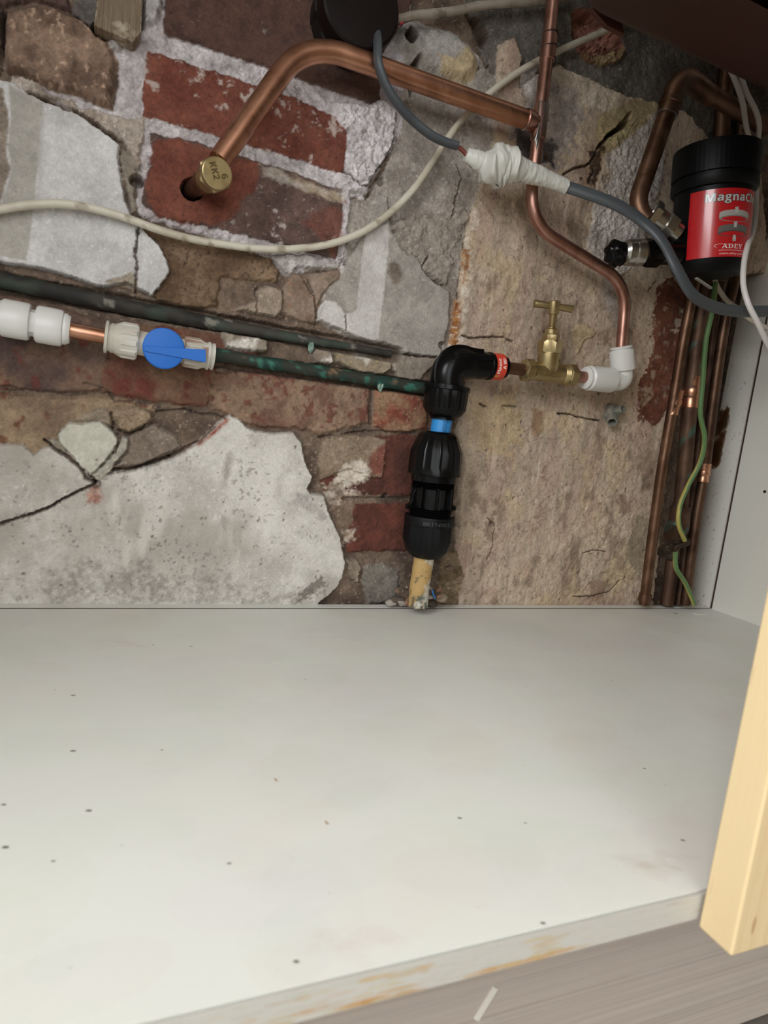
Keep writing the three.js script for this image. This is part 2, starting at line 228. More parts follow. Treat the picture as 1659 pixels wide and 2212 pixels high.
paint([1305, 590, 1350, 610, 1345, 660, 1360, 720, 1330, 730, 1318, 690, 1300, 640], mot(0x8d8076, 0xa59a94, 0x5e5148, 110), { jag: 0.008 });
layer('plaster_flake', [1232, 712, 1240, 702, 1262, 700, 1270, 712, 1284, 716, 1272, 728, 1258, 738, 1246, 760, 1240, 770, 1240, 745, 1230, 728], 0.0105, mot(0xbba889, 0xa8967a, null, 60), { jag: 0.002, edge: 0.0015 });
layer('plaster_patch', [1265, 1085, 1300, 1070, 1360, 1090, 1400, 1120, 1398, 1210, 1370, 1250, 1300, 1230, 1250, 1280, 1210, 1260, 1230, 1180], 0.0088, tanCol, { jag: 0.008, jf: 60, edge: 0.0015, hn: 0.002 });
paint([1010, 860, 1110, 850, 1130, 940, 1080, 990, 1020, 960], mot(0xbba57c, 0xa8926f, 0x7d6a54, 60), { jag: 0.02, amt: 0.5 });
paint([1145, 880, 1170, 890, 1168, 930, 1155, 950, 1142, 920], mot(0x7a5f47, 0x8a7154, null, 100), { jag: 0.004, amt: 0.8 });
paint([1270, 1250, 1310, 1255, 1300, 1300, 1265, 1290], mot(0x6f5646, 0x836c5a, null, 100), { jag: 0.008, amt: 0.7 });
layer('red_oxide_paint', Z8(420, 150, 600, 60, 640, 260, 560, 300, 480, 380, 560, 420, 540, 560, 490, 660, 500, 760, 450, 900, 380, 945, 300, 900, 320, 830, 290, 760, 380, 520, 390, 330), 0.0079, bloom(mot(0x6f4433, 0x5c3428, 0x80695a, 50, { fl: 0.25, ff: 120 }), 0x9a8672, 70, 0.28, 13), { hn: 0.0016, hf: 60, jag: 0.011, edge: 0.002 });
layer('plaster_patch', [1370, 1110, 1400, 1120, 1400, 1200, 1375, 1240, 1345, 1200], 0.0085, mot(0x958671, 0x887a68, null, 60), { jag: 0.003 });
layer('pipe_recess', [1512, 590, 1478, 760, 1452, 920, 1434, 1060, 1404, 1340, 1760, 1340, 1760, 590], -0.045, bedCol, { bare: true, hn: 0.004, hf: 70, jag: 0.004, edge: 0.006 });
// exposed brick in the broken hole, top
layer('brick', [1238, 22, 1262, 14, 1292, 12, 1345, 62, 1352, 100, 1330, 132, 1292, 140, 1252, 112, 1238, 70], -0.02, mot(0xa87868, 0x80564a, 0xc09a8c, 130, { ff: 300 }), { hn: 0.006, hf: 180, jag: 0.004, edge: 0.005 });
layer('mortar_lump', [1250, 112, 1290, 118, 1330, 108, 1352, 100, 1342, 132, 1300, 144, 1262, 128], 0.006, mot(0x8d7d5c, 0x6f4f3a, 0xb3a680, 120), { hn: 0.004, hf: 200 });
// the worn courses below the pipes
const worn = mot(0x5e4a3e, 0x6f5a4b, 0x58291f, 30, { fl: 0.3, ff: 90 });
layer('brick', [-120, 632, 60, 640, 200, 682, 240, 700, 246, 740, 224, 846, 120, 850, -120, 838], 0.0048, mot(0x4a3b37, 0x6d5747, 0x5c3029, 26, { fl: 0.2, ff: 60 }), { hn: 0.002, hf: 70, edge: 0.004 });
layer('brick', [236, 704, 330, 700, 480, 722, 560, 755, 560, 785, 470, 790, 452, 880, 330, 868, 214, 850, 236, 745], 0.0045, mot(0x5a3a2e, 0x6d5442, 0x5c2e24, 24, { fl: 0.15, ff: 45 }), { hn: 0.002, hf: 70, edge: 0.004 });
layer('brick', [-120, 845, 120, 856, 210, 850, 330, 875, 335, 890, 215, 925, 130, 980, 60, 990, -120, 990], 0.005, mot(0x6d5b4b, 0x8a7660, 0x64402f, 30, { fl: 0.3, ff: 70 }), { hn: 0.002, hf: 60, edge: 0.004 });
layer('brick', [455, 800, 560, 800, 700, 822, 800, 838, 798, 915, 690, 940, 660, 930, 540, 922, 500, 900, 452, 885], 0.0055, mot(0x7f6957, 0x654a3d, 0x5f382c, 45, { fl: 0.12, ff: 120 }), { hn: 0.0016, edge: 0.004 });
layer('brick', [812, 836, 905, 850, 925, 880, 925, 930, 842, 938, 808, 920], 0.006, mot(0x6e3a2c, 0x83664f, 0x8d7c69, 60, { fl: 0.3 }), { hn: 0.0016, edge: 0.004 });
layer('brick', [696, 950, 790, 942, 880, 938, 905, 942, 905, 1065, 880, 1072, 800, 1068, 700, 1062, 690, 1020], 0.0025, mot(0x553026, 0x45271f, 0x38201a, 45), { hn: 0.0015, edge: 0.004, jag: 0.003 });
layer('render_patch', Z6(740, 1110, 830, 1080, 1010, 1090, 1130, 1110, 1140, 1150, 1110, 1350, 1030, 1360, 900, 1300, 730, 1360, 700, 1270), 0.0065, mot(0x80705f, 0x71604f, 0x9a8b7c, 50), { jag: 0.003, hn: 0.0014 });
paint(Z6(1060, 1180, 1150, 1110, 1135, 1230, 1100, 1330, 1020, 1340, 1030, 1230), mot(0x63342a, 0x75493c, 0x8a7869, 60), { jag: 0.006 });
paint(Z6(830, 1310, 900, 1260, 980, 1240, 1030, 1300, 1020, 1370, 930, 1390, 860, 1430, 800, 1390), mot(0xc0b6a9, 0xaba093, null, 60), { jag: 0.006, jf: 200 });
paint(Z6(740, 1410, 830, 1400, 1000, 1460, 900, 1490, 850, 1540, 780, 1490), mot(0xa89c90, 0x7a6a5c, null, 120), { jag: 0.012, jf: 200 });
layer('brick', [768, 1090, 880, 1086, 905, 1090, 905, 1200, 860, 1190, 750, 1196, 748, 1150, 764, 1130], 0.003, mot(0x5c3127, 0x4c2a21, 0x3d221b, 45), { hn: 0.0014, edge: 0.004 });
paint(Z6(870, 1700, 960, 1660, 930, 1740, 860, 1770), mot(0xab9f91, 0x85715f, null, 120), { jag: 0.008, jf: 200 });
layer('stone', Z6(1000, 1910, 1120, 1890, 1220, 1930, 1215, 2140, 1010, 2150, 990, 2000), 0.004, mot(0x6d675f, 0x5c564f, 0x7f786e, 40), { edge: 0.005 });
layer('render_patch', Z6(880, 1850, 960, 1870, 980, 1920, 960, 2010, 910, 1990), 0.005, mot(0x7d7163, 0x6b6053, null, 60));
layer('render_patch', [960, 1195, 985, 1190, 1000, 1240, 985, 1320, 935, 1325, 940, 1260], 0.006, mot(0x7d6c59, 0x63543f, 0x9a8e80, 80), { hn: 0.004, hf: 160 });
// white painted lump between the pipes and the grey chunks
layer('brick_fragment', Z6(110, 425, 260, 428, 395, 455, 400, 580, 300, 575, 190, 560, 135, 545, 105, 470), 0.011, mot(0x8a8072, 0x7a7063, null, 60), { jag: 0.0015, edge: 0.003 });
paint(Z6(145, 530, 240, 500, 345, 480, 300, 570, 200, 565), mot(0xc4beb6, 0xb3aca4, null, 60), { jag: 0.003 });
layer('brick_fragment', Z6(660, 590, 720, 515, 800, 530, 805, 650, 750, 655, 690, 640), 0.009, mot(0x85796c, 0x776b5f, null, 60), { jag: 0.0015, edge: 0.003 });
layer('brick_fragment', Z6(812, 540, 960, 560, 1060, 570, 1165, 640, 1160, 690, 1080, 735, 990, 735, 900, 680, 815, 640), 0.0095, mot(0x8c7f6d, 0x7d715f, 0xa09067, 60), { jag: 0.0015, edge: 0.003 });
paint(Z6(730, 625, 790, 600, 805, 620, 780, 640), mot(0xc4beb6, 0xb3aca4, null, 60), { jag: 0.002 });
paint(Z6(940, 570, 1062, 572, 1030, 620, 1000, 655, 975, 620, 935, 610), mot(0xc4beb6, 0xb3aca4, null, 60), { jag: 0.002 });
// lower left plaster, its chips and its broken flakes
const paleLow = (() => { const base = mot(0xbab6af, 0xa8a39c, 0xc2beb8, 22, { gr: 0.45 }), d = C(0x938c84), sp = C(0x4c453e), wh = C(0xc8c4bd); return (x, y) => { let k = base(x, y); k = mix(k, d, ss(-0.05, 0.5, fbm(x * 16 + 2, y * 13, 5)) * 0.7); k = mix(k, wh, ss(0.1, 0.5, fbm(x * 30 - 9, y * 10, 4)) * 0.5); return mix(k, sp, ss(0.3, 0.5, fbm(x * 260, y * 260, 3)) * ss(-0.3, 0.4, fbm(x * 20, y * 20 + 7, 3)) * 0.5); }; })();
layer('plaster_patch', [-120, 952, 0, 955, 30, 958, 52, 958, 75, 982, 95, 962, 120, 965, 155, 985, 180, 1010, 204, 1044, 230, 1022, 270, 1018, 330, 1002, 400, 976, 440, 940, 470, 912, 495, 897, 520, 908, 540, 928, 580, 934, 634, 934, 650, 955, 660, 1000, 674, 1030, 664, 1055, 668, 1066, 700, 1070, 712, 1110, 735, 1160, 745, 1215, 740, 1245, 730, 1268, 690, 1300, 674, 1330, -120, 1330], 0.0095, paleLow, { jag: 0.0018, jf: 100, edge: 0.002, hn: 0.0008, hf: 20 });
layer('plaster_flake', Z5(355, 1085, 430, 1010, 520, 1015, 620, 1000, 650, 1020, 690, 1060, 715, 1070, 745, 1130, 700, 1200, 640, 1270, 590, 1320, 560, 1340, 470, 1260, 430, 1200, 380, 1160), 0.0135, mot(0xb8b6aa, 0xa9a69a, null, 40, { gr: 0.4 }), { jag: 0.0014, edge: 0.002, hn: 0.0005 });
layer('plaster_flake', Z5(570, 1340, 650, 1255, 700, 1200, 760, 1100, 800, 1110, 795, 1180, 720, 1260, 700, 1310, 640, 1360, 600, 1370), 0.0115, mot(0xa6a296, 0x8f8b80, 0xc2b98a, 60, { fl: 0.5 }), { jag: 0.0014, edge: 0.002 });
layer('render_patch', Z5(440, 1000, 520, 960, 620, 920, 680, 950, 700, 1040, 650, 1020, 620, 1000, 520, 1012), 0.0085, mot(0x8a7d6e, 0x7a6d5f, null, 60), { jag: 0.0016 });
layer('brick_fragment', Z5(685, 925, 770, 920, 860, 908, 940, 940, 965, 985, 900, 1040, 800, 1080, 730, 1060, 700, 990), 0.0105, mot(0x84735f, 0x766552, 0x5c4e40, 60), { jag: 0.0016, edge: 0.004, hn: 0.0016 });
layer('render_patch', Z5(800, 1090, 900, 1040, 960, 1020, 1010, 1050, 1100, 1100, 1130, 1170, 1000, 1225, 880, 1280, 720, 1300, 700, 1285, 790, 1190), 0.0065, mot(0x7e7267, 0x6b5f54, 0x8e857b, 45), { jag: 0.0016, edge: 0.003 });
layer('render_patch', Z5(300, 1120, 350, 1105, 430, 1195, 480, 1240, 470, 1275, 400, 1220, 330, 1160), 0.0102, mot(0x8e8578, 0x82796c, null, 60), { jag: 0.0012 });
layer('plaster_flake', Z5(680, 1320, 770, 1303, 780, 1318, 700, 1332), 0.0125, mot(0xb0aba2, 0xa09b92, null, 60), { jag: 0.0006 });
paint(Z5(540, 1440, 580, 1400, 620, 1420, 635, 1480, 600, 1520, 545, 1500), mot(0x8a5a4c, 0xa5887c, 0xb5a79d, 200), { jag: 0.005, jf: 300 });
paint(Z5(1290, 1095, 1350, 1030, 1410, 985, 1425, 995, 1340, 1070, 1250, 1140, 1180, 1170), mot(0x7c3f30, 0x8d5a4c, null, 100), { jag: 0.002 });
paint(Z5(1385, 1260, 1420, 1200, 1450, 1215, 1410, 1340, 1400, 1400, 1370, 1400), mot(0x98938b, 0x8f8a82, null, 60), { jag: 0.003, amt: 0.8 });
paint(Z5(1375, 1590, 1400, 1590, 1420, 1640, 1395, 1690, 1375, 1640), mot(0x98938b, 0x8f8a82, null, 60), { jag: 0.003, amt: 0.8 });
paint(Z6(500, 1480, 620, 1440, 720, 1500, 760, 1620, 640, 1560), mot(0x96918c, 0x8b8680, null, 40), { jag: 0.012, amt: 0.7 });
paint(Z6(660, 2000, 720, 1960, 760, 2000, 700, 2060, 560, 2140, 580, 2090), mot(0x4c463f, 0x6b645b, null, 160), { jag: 0.012, jf: 250, amt: 0.8 });
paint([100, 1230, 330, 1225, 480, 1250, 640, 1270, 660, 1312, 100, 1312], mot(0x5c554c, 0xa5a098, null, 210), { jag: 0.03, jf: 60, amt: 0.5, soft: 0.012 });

paint([1262, 320, 1310, 300, 1312, 380, 1290, 430, 1255, 410], mot(0x8a6f4c, 0x6f5336, 0xa58f70, 90), { jag: 0.014, soft: 0.006, amt: 0.55 });
layer('void', Z3(1150, 950, 1200, 880, 1260, 830, 1340, 735, 1362, 725, 1355, 800, 1290, 850, 1230, 880, 1190, 935), -0.045, bedCol, { jag: 0.002, edge: 0.0015, bare: true });
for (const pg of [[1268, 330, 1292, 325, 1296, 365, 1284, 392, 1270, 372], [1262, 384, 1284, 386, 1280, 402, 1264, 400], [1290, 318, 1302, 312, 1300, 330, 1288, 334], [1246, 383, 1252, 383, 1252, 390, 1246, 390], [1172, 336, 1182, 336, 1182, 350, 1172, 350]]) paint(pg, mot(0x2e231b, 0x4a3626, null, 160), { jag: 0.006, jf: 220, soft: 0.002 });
for (const pg of [[1375, 1000, 1420, 960, 1430, 1040, 1390, 1060], [1330, 1060, 1370, 1080, 1340, 1120], [1040, 1140, 1064, 1110, 1070, 1160, 1050, 1170]]) paint(pg, mot(0x6b5746, 0x80695a, 0x4c3d32, 120), { jag: 0.012, amt: 0.6 });
// open gaps between the old stones
for (const pg of [[1012, 30, 1046, 34, 1060, 78, 1048, 104, 1034, 92, 1024, 62], [880, 148, 902, 124, 900, 166, 886, 206, 878, 180], [1034, 142, 1058, 140, 1056, 148, 1034, 148], [872, 64, 890, 60, 898, 86, 884, 104, 870, 92], [4, 20, 12, 26, 8, 150, 0, 158], [154, 24, 178, 44, 196, 56, 206, 44, 214, 56, 236, 76, 228, 84, 196, 66, 172, 44]]) layer('stone_gap', pg, -0.022, bedCol, { bare: true, jag: 0.003, edge: 0.003, hn: 0.004 });
paint([1126, 154, 1163, 146, 1161, 200, 1132, 210], mot(0xcac4bf, 0xb3aca6, 0x8a827b, 60), { jag: 0.005, amt: 0.85 });
paint([1186, 160, 1210, 142, 1290, 182, 1345, 212, 1300, 240, 1262, 236, 1240, 195, 1205, 190], mot(0xcabfb0, 0xb0a391, 0x8d7f6d, 70), { jag: 0.012, amt: 0.75 });
// cracks, holes and chases
crack(Z1(885, 1390, 882, 1500, 868, 1620, 875, 1740, 870, 1870), 0.0012, 0.006);
crack([-200, 1175, -110, 1160, 0, 1130, 60, 1112, 100, 1098, 140, 1075, 175, 1058, 205, 1045], 0.0022, 0.009);
crack(Z5(275, 1120, 360, 1180, 430, 1220, 500, 1300, 560, 1365, 590, 1380), 0.0022, 0.008);
crack(Z5(700, 1305, 780, 1308, 880, 1285, 960, 1250, 1050, 1225), 0.003, 0.009);
crack(Z5(1050, 1225, 1130, 1180, 1250, 1120, 1330, 1040), 0.0014, 0.005);
crack(Z5(970, 950, 1050, 935, 1150, 930, 1250, 960, 1330, 960, 1400, 985), 0.0012, 0.005);
crack(Z5(690, 950, 705, 1050, 735, 1110, 720, 1200), 0.001, 0.004);
crack(Z5(730, 1060, 800, 1085, 880, 1050, 905, 1025), 0.0014, 0.005);
crack(Z5(0, 795, 60, 780, 110, 800), 0.0014, 0.004);
crack(Z5(520, 770, 640, 800, 720, 880, 830, 880), 0.0012, 0.003);
crack(Z6(610, 110, 660, 190, 690, 240, 700, 400), 0.001, 0.004);
crack(Z6(330, 180, 325, 250, 320, 340), 0.0008, 0.003);
crack(Z6(875, 350, 880, 440), 0.0008, 0.003);
crack(Z2(1175, 730, 1155, 850, 1145, 930, 1100, 1030, 1030, 1110), 0.0014, 0.006);
crack(Z2(835, 1095, 880, 1150, 940, 1200, 990, 1190), 0.0014, 0.006);
crack(Z2(985, 1270, 1010, 1180, 1020, 1140), 0.0018, 0.005);
crack(Z2(1370, 1640, 1330, 1720, 1390, 1790, 1470, 1830), 0.0014, 0.004);
crack(Z2(1560, 1060, 1590, 1130, 1560, 1260, 1520, 1400), 0.0012, 0.004);
crack(Z7(385, 475, 440, 490, 560, 485, 640, 485, 700, 512), 0.0012, 0.005);
crack(Z7(500, 897, 545, 915), 0.0014, 0.005);
crack(Z7(640, 910, 720, 915), 0.001, 0.004);
crack(Z7(980, 955, 1060, 960, 1130, 985, 1245, 1003), 0.0013, 0.005);
crack(Z7(1080, 2090, 1180, 2090, 1300, 2060, 1370, 1990), 0.0014, 0.004);
crack(Z7(1130, 1820, 1200, 1800, 1280, 1810), 0.0009, 0.003);
crack(Z7(540, 1600, 590, 1640, 580, 1780, 545, 1860), 0.0009, 0.003);
crack(Z3(930, 1120, 1000, 1080, 1080, 1065, 1120, 1020, 1150, 950, 1210, 870, 1300, 800, 1350, 740), 0.002, 0.007);
crack(Z3(1110, 1040, 1130, 1080, 1100, 1160), 0.004, 0.007);
crack(Z7(1540, 200, 1590, 130), 0.0009, 0.003);
crack(Z6(0, 590, 60, 600), 0.001, 0.002);
crack(Z6(1180, 575, 1330, 605, 1440, 608), 0.0016, 0.006);
crack(Z1(180, 610, 300, 650, 440, 715), 0.0014, 0.006);
crack(Z1(480, 710, 560, 760, 640, 820, 740, 880), 0.003, 0.008);
crack([806, 838, 802, 880, 804, 915], 0.003, 0.004);
crack([690, 944, 790, 932, 900, 934], 0.002, 0.004);
crack([745, 1078, 800, 1078, 900, 1078], 0.005, 0.004);
for (const [px, py, r, d] of [[296, 391, 0.0065, 0.02], [415, 410, 0.0105, 0.045], [210, 1045, 0.004, 0.012], [822, 390, 0.005, 0.008], [834, 1072, 0.003, 0.008], [1290, 850, 0.0014, 0.004], [1170, 855, 0.0012, 0.003], [1290, 745, 0.001, 0.003], [1190, 735, 0.001, 0.003], [1058, 1130, 0.0025, 0.002], [700, 945, 0.003, 0.006], [951, 745, 0.004, 0.006]]) { const p = at(px, py, 0.004); pits.push([p.x, p.y, r, d]); }
{ const r = rng(404); for (let k = 0; k < 170; k++) { const p = at(1010 + r() * 440, 380 + r() * 920, 0.004); pits.push([p.x, p.y, 0.0004 + r() * r() * 0.0014, 0.001 + r() * 0.0025]); } for (let k = 0; k < 110; k++) { const p = at(20 + r() * 680, 960 + r() * 340, 0.004); pits.push([p.x, p.y, 0.0003 + r() * r() * 0.001, 0.001 + r() * 0.002]); } }
const chase = [];
for (const [a, b, w, d] of [[[-436, 531], [850, 766], 0.0088, 0.004], [[440, 772], [930, 842], 0.008, 0.004]]) { const p = at(...a, 0), q = at(...b, 0); chase.push([p.x, p.y, q.x, q.y, w, d]); }

function segD(x, y, ax, ay, bx, by) { const ex = bx - ax, ey = by - ay, t = clamp(((x - ax) * ex + (y - ay) * ey) / (ex * ex + ey * ey)); return Math.hypot(x - ax - ex * t, y - ay - ey * t); }
const hgt = new Float32Array(NX * NY), colr = new Float32Array(NX * NY * 3), ids = new Int16Array(NX * NY);
layers.forEach((L, l) => { L.n = l; });
for (let j = 0; j < NY; j++) {
 const y = Y0 + j * STEP, near = (a) => a.filter((L) => y >= L.bb[2] && y <= L.bb[3]);
 const rowL = near(layers), rowP = near(paints), rowC = near(cracks), rowH = pits.filter((q) => Math.abs(q[1] - y) < 0.015);
 for (let i = 0; i < NX; i++) {
  const x = X0 + i * STEP, k = j * NX + i;
  let h = 0.0025 * fbm(x * 60, y * 60, 4), c = bedCol(x, y), id = -1, bare = false;
  const w0 = fbm(x * 130 + 3.1, y * 130 + 8.7, 3), w1 = fbm(x * 420 - 4.2, y * 420 + 1.3, 2);
  for (const L of rowL) {
    const l = L.n, b = L.bb; if (x < b[0] || x > b[1]) continue;
    const s = sdist(L.poly, x, y) + L.jag * (L.jf === 130 ? w0 : fbm(x * L.jf + l, y * L.jf - l, 3)) + 0.0008 * w1;
    if (s < -0.002) continue;
    const m = ss(-0.0008, L.edge, s), mc = ss(-0.0008, 0.0008, s);
    h += (L.h + L.hn * fbm(x * L.hf + l * 7, y * L.hf, 4) - h) * m;
    if (mc > 0) c = mix(c, L.col(x, y), mc);
    if (s > 0) { id = l; bare = !!L.bare; }
  }
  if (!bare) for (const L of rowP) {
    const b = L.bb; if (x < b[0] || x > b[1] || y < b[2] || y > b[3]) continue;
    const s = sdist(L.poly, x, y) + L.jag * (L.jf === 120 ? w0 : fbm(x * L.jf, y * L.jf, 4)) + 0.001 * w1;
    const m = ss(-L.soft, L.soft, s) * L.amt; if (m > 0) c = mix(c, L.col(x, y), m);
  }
  for (const q of chase) { const d = segD(x, y, q[0], q[1], q[2], q[3]); if (d < q[4] + 0.004) { const m = 1 - ss(q[4] - 0.001, q[4] + 0.003 + 0.003 * w0, d); h = h * (1 - m) + Math.min(h, q[5] - 0.012) * m; if (m > 0.5) c = mix(c, bedCol(x, y), 0.7); } }
  for (const L of rowC) {
    const b = L.bb; if (x < b[0] || x > b[1] || y < b[2] || y > b[3]) continue;
    let d = 1; const wx = x + 0.0016 * w0 + 0.0008 * w1, wy = y + 0.0016 * w0 - 0.0008 * w1; for (let q = 1; q < L.poly.length; q++) d = Math.min(d, segD(wx, wy, L.poly[q - 1][0], L.poly[q - 1][1], L.poly[q][0], L.poly[q][1]));
    const ww = L.w * (0.8 + 0.5 * w0); const m = 1 - ss(ww * 0.35, ww * 0.5 + 0.0009, d); if (m > 0) { h -= L.d * m; c = mix(c, bedCol(x, y), m * 0.9); }
  }
  for (let q = 0; q < rowH.length; q++) { const cx = rowH[q][0]; if (x - cx > 0.015 || cx - x > 0.015) continue; const cy = rowH[q][1], r = rowH[q][2], d = rowH[q][3]; const e = Math.hypot(x - cx, y - cy) + 0.0012 * w0; if (e < r + 0.002) { const m = 1 - ss(r - 0.0006, r + 0.0012, e); h -= d * m; c = mix(c, bedCol(x, y), m * 0.5); } }
  hgt[k] = h; ids[k] = id; colr[k * 3] = Math.max(0.004, c[0] * K); colr[k * 3 + 1] = Math.max(0.004, c[1] * K); colr[k * 3 + 2] = Math.max(0.004, c[2] * K);
 }
}
const bumpT = grainTex(256, (i, j) => 0.5 + 0.35 * (hash2(i, j) - 0.5) + 0.3 * vn(i / 4, j / 4) + 0.25 * vn(i / 16, j / 16));
const wallMat = new THREE.MeshStandardMaterial({ vertexColors: true, roughness: 0.93, bumpMap: bumpT, bumpScale: 0.0006 });
const wallBack = thing('wall_back', 'stripped brick and broken plaster wall behind the open cabinet', 'wall', V(0, 0, 0), { kind: 'structure' });
{
  const groups = new Map();
  for (let j = 0; j < NY - 1; j++) for (let i = 0; i < NX - 1; i++) { const a = j * NX + i, id = ids[a]; if (!groups.has(id)) groups.set(id, []); groups.get(id).push(a); }
  for (const [id, cells] of [...groups].sort((a, b) => a[0] - b[0])) {
    const map = new Map(), pos = [], nor = [], col = [], uv = [], idx = [];
    const vert = (k) => { let v = map.get(k); if (v !== undefined) return v; v = map.size; map.set(k, v); const i = k % NX, j = (k - i) / NX, x = X0 + i * STEP, y = Y0 + j * STEP;
      pos.push(x, y, hgt[k]); col.push(colr[k * 3], colr[k * 3 + 1], colr[k * 3 + 2]); uv.push(x / 0.07, y / 0.07);
      const gx = (hgt[j * NX + Math.min(NX - 1, i + 1)] - hgt[j * NX + Math.max(0, i - 1)]) / (2 * STEP), gy = (hgt[Math.min(NY - 1, j + 1) * NX + i] - hgt[Math.max(0, j - 1) * NX + i]) / (2 * STEP), n = Math.hypot(gx, gy, 1); nor.push(-gx / n, -gy / n, 1 / n); return v; };
    for (const a of cells) { const p = vert(a), q = vert(a + 1), r = vert(a + NX), s = vert(a + NX + 1); idx.push(p, q, s, p, s, r); }
    const g = new THREE.BufferGeometry(); g.setAttribute('position', new THREE.Float32BufferAttribute(pos, 3)); g.setAttribute('normal', new THREE.Float32BufferAttribute(nor, 3)); g.setAttribute('color', new THREE.Float32BufferAttribute(col, 3)); g.setAttribute('uv', new THREE.Float32BufferAttribute(uv, 2)); g.setIndex(idx);
    part(id < 0 ? 'rough_masonry' : layers[id].name, g, wallMat, wallBack);
  }
}
const roomMat = std(0xdedad2, 0.9);
part('masonry_core', mergeGeometries([box(-1.6, 2.4, -0.18, 2.3, -0.25, -0.07), box(-1.6, X0, -0.18, 2.3, -0.07, 0), box(X1, 2.4, -0.18, 2.3, -0.07, 0), box(X0, X1, Y1, 2.3, -0.07, 0), box(X0, X1, -0.18, Y0, -0.07, 0)]), roomMat, wallBack);
// timber block let into the brickwork
{
  const tr = rng(31), tm = std(0xffffff, 0.85, 0, { map: canvasTex(256, 256, (g, w, h) => { g.fillStyle = '#7d6c58'; g.fillRect(0, 0, w, h); for (let k = 0; k < 420; k++) { g.fillStyle = `rgba(${tr() < 0.5 ? '70,55,40' : '165,150,128'},${0.06 + tr() * 0.14})`; g.fillRect(tr() * w, tr() * h, 1 + tr() * 5, 40 + tr() * 200); } for (let k = 0; k < 40; k++) { g.fillStyle = `rgba(185,172,152,${0.1 + tr() * 0.35})`; g.beginPath(); g.ellipse(120 + tr() * 90, 110 + tr() * 90, 4 + tr() * 16, 4 + tr() * 16, 0, 0, 7); g.fill(); } }, true) });
  const p = [[206, 52], [286, 86], [302, 66], [308, -30], [216, -30]].map(([x, y]) => at(x, y, 0.024));
  const s = new THREE.Shape(); p.forEach((q, i) => (i ? s.lineTo(q.x, q.y) : s.moveTo(q.x, q.y)));
  const g = new THREE.ExtrudeGeometry(s, { depth: 0.04, bevelEnabled: true, bevelSize: 0.0012, bevelThickness: 0.0012, bevelSegments: 2 }); g.translate(0, 0, -0.018);
  { const u = g.attributes.uv; for (let i = 0; i < u.count; i++) u.setXY(i, u.getX(i) * 18, u.getY(i) * 18); }
  part('timber_block', g, tm, wallBack, 'old timber block wedged into the brickwork');
}

// ------------------------------------------------------------------ the room around (outside the frame) 
{
  const S = { kind: 'structure' };
  const one = (name, label, cat, geo, mat) => { const g = thing(name, label, cat, V(0, 0, 0), S); part('panel', geo, mat, g); return g; };
  one('floor', 'pale kitchen floor in front of the cabinet', 'floor', box(-1.8, 2.6, -0.28, -0.18, -0.25, 3.2), std(0x6b655e, 0.6));
  one('ceiling', 'white kitchen ceiling', 'ceiling', box(-1.8, 2.6, 2.3, 2.4, -0.25, 3.2), roomMat);
  one('wall_right', 'plain white kitchen wall beyond the cabinet', 'wall', box(2.4, 2.6, -0.18, 2.3, -0.25, 3.2), roomMat);
  one('wall_left', 'white kitchen wall with a wide window', 'wall', mergeGeometries([box(-1.8, -1.6, -0.18, 0.7, -0.25, 3.2), box(-1.8, -1.6, 2.0, 2.3, -0.25, 3.2), box(-1.8, -1.6, 0.7, 2.0, -0.25, 0.7), box(-1.8, -1.6, 0.7, 2.0, 2.2, 3.2)]), roomMat);
  one('wall_front', 'white kitchen wall with a glazed garden door', 'wall', mergeGeometries([box(-1.6, -1.3, -0.18, 2.3, 3.0, 3.2), box(0.4, 2.4, -0.18, 2.3, 3.0, 3.2), box(-1.3, 0.4, 2.0, 2.3, 3.0, 3.2), box(-1.3, 0.4, -0.18, 0.1, 3.0, 3.2)]), roomMat);
  const fm = std(0xf0efec, 0.4), gm = new THREE.MeshPhysicalMaterial({ color: 0xffffff, transmission: 1, thickness: 0, roughness: 0 });
  const w1 = thing('window_1', 'white framed kitchen window', 'window', V(-1.7, 0.7, 1.45), S);
  part('window_frame', mergeGeometries([box(-1.73, -1.67, 0.7, 0.75, 0.7, 2.2), box(-1.73, -1.67, 1.95, 2.0, 0.7, 2.2), box(-1.73, -1.67, 0.7, 2.0, 0.7, 0.75), box(-1.73, -1.67, 0.7, 2.0, 2.15, 2.2)]), fm, w1);
  part('pane', box(-1.702, -1.698, 0.75, 1.95, 0.75, 2.15), gm, w1);
  const w2 = thing('window_2', 'white framed glazed garden door', 'window', V(-0.45, 0.1, 3.1), S);
  part('window_frame', mergeGeometries([box(-1.3, 0.4, 0.1, 0.16, 3.07, 3.13), box(-1.3, 0.4, 1.94, 2.0, 3.07, 3.13), box(-1.3, -1.24, 0.1, 2.0, 3.07, 3.13), box(0.34, 0.4, 0.1, 2.0, 3.07, 3.13)]), fm, w2);
  part('pane', box(-1.24, 0.34, 0.16, 1.94, 3.098, 3.102), gm, w2);
}

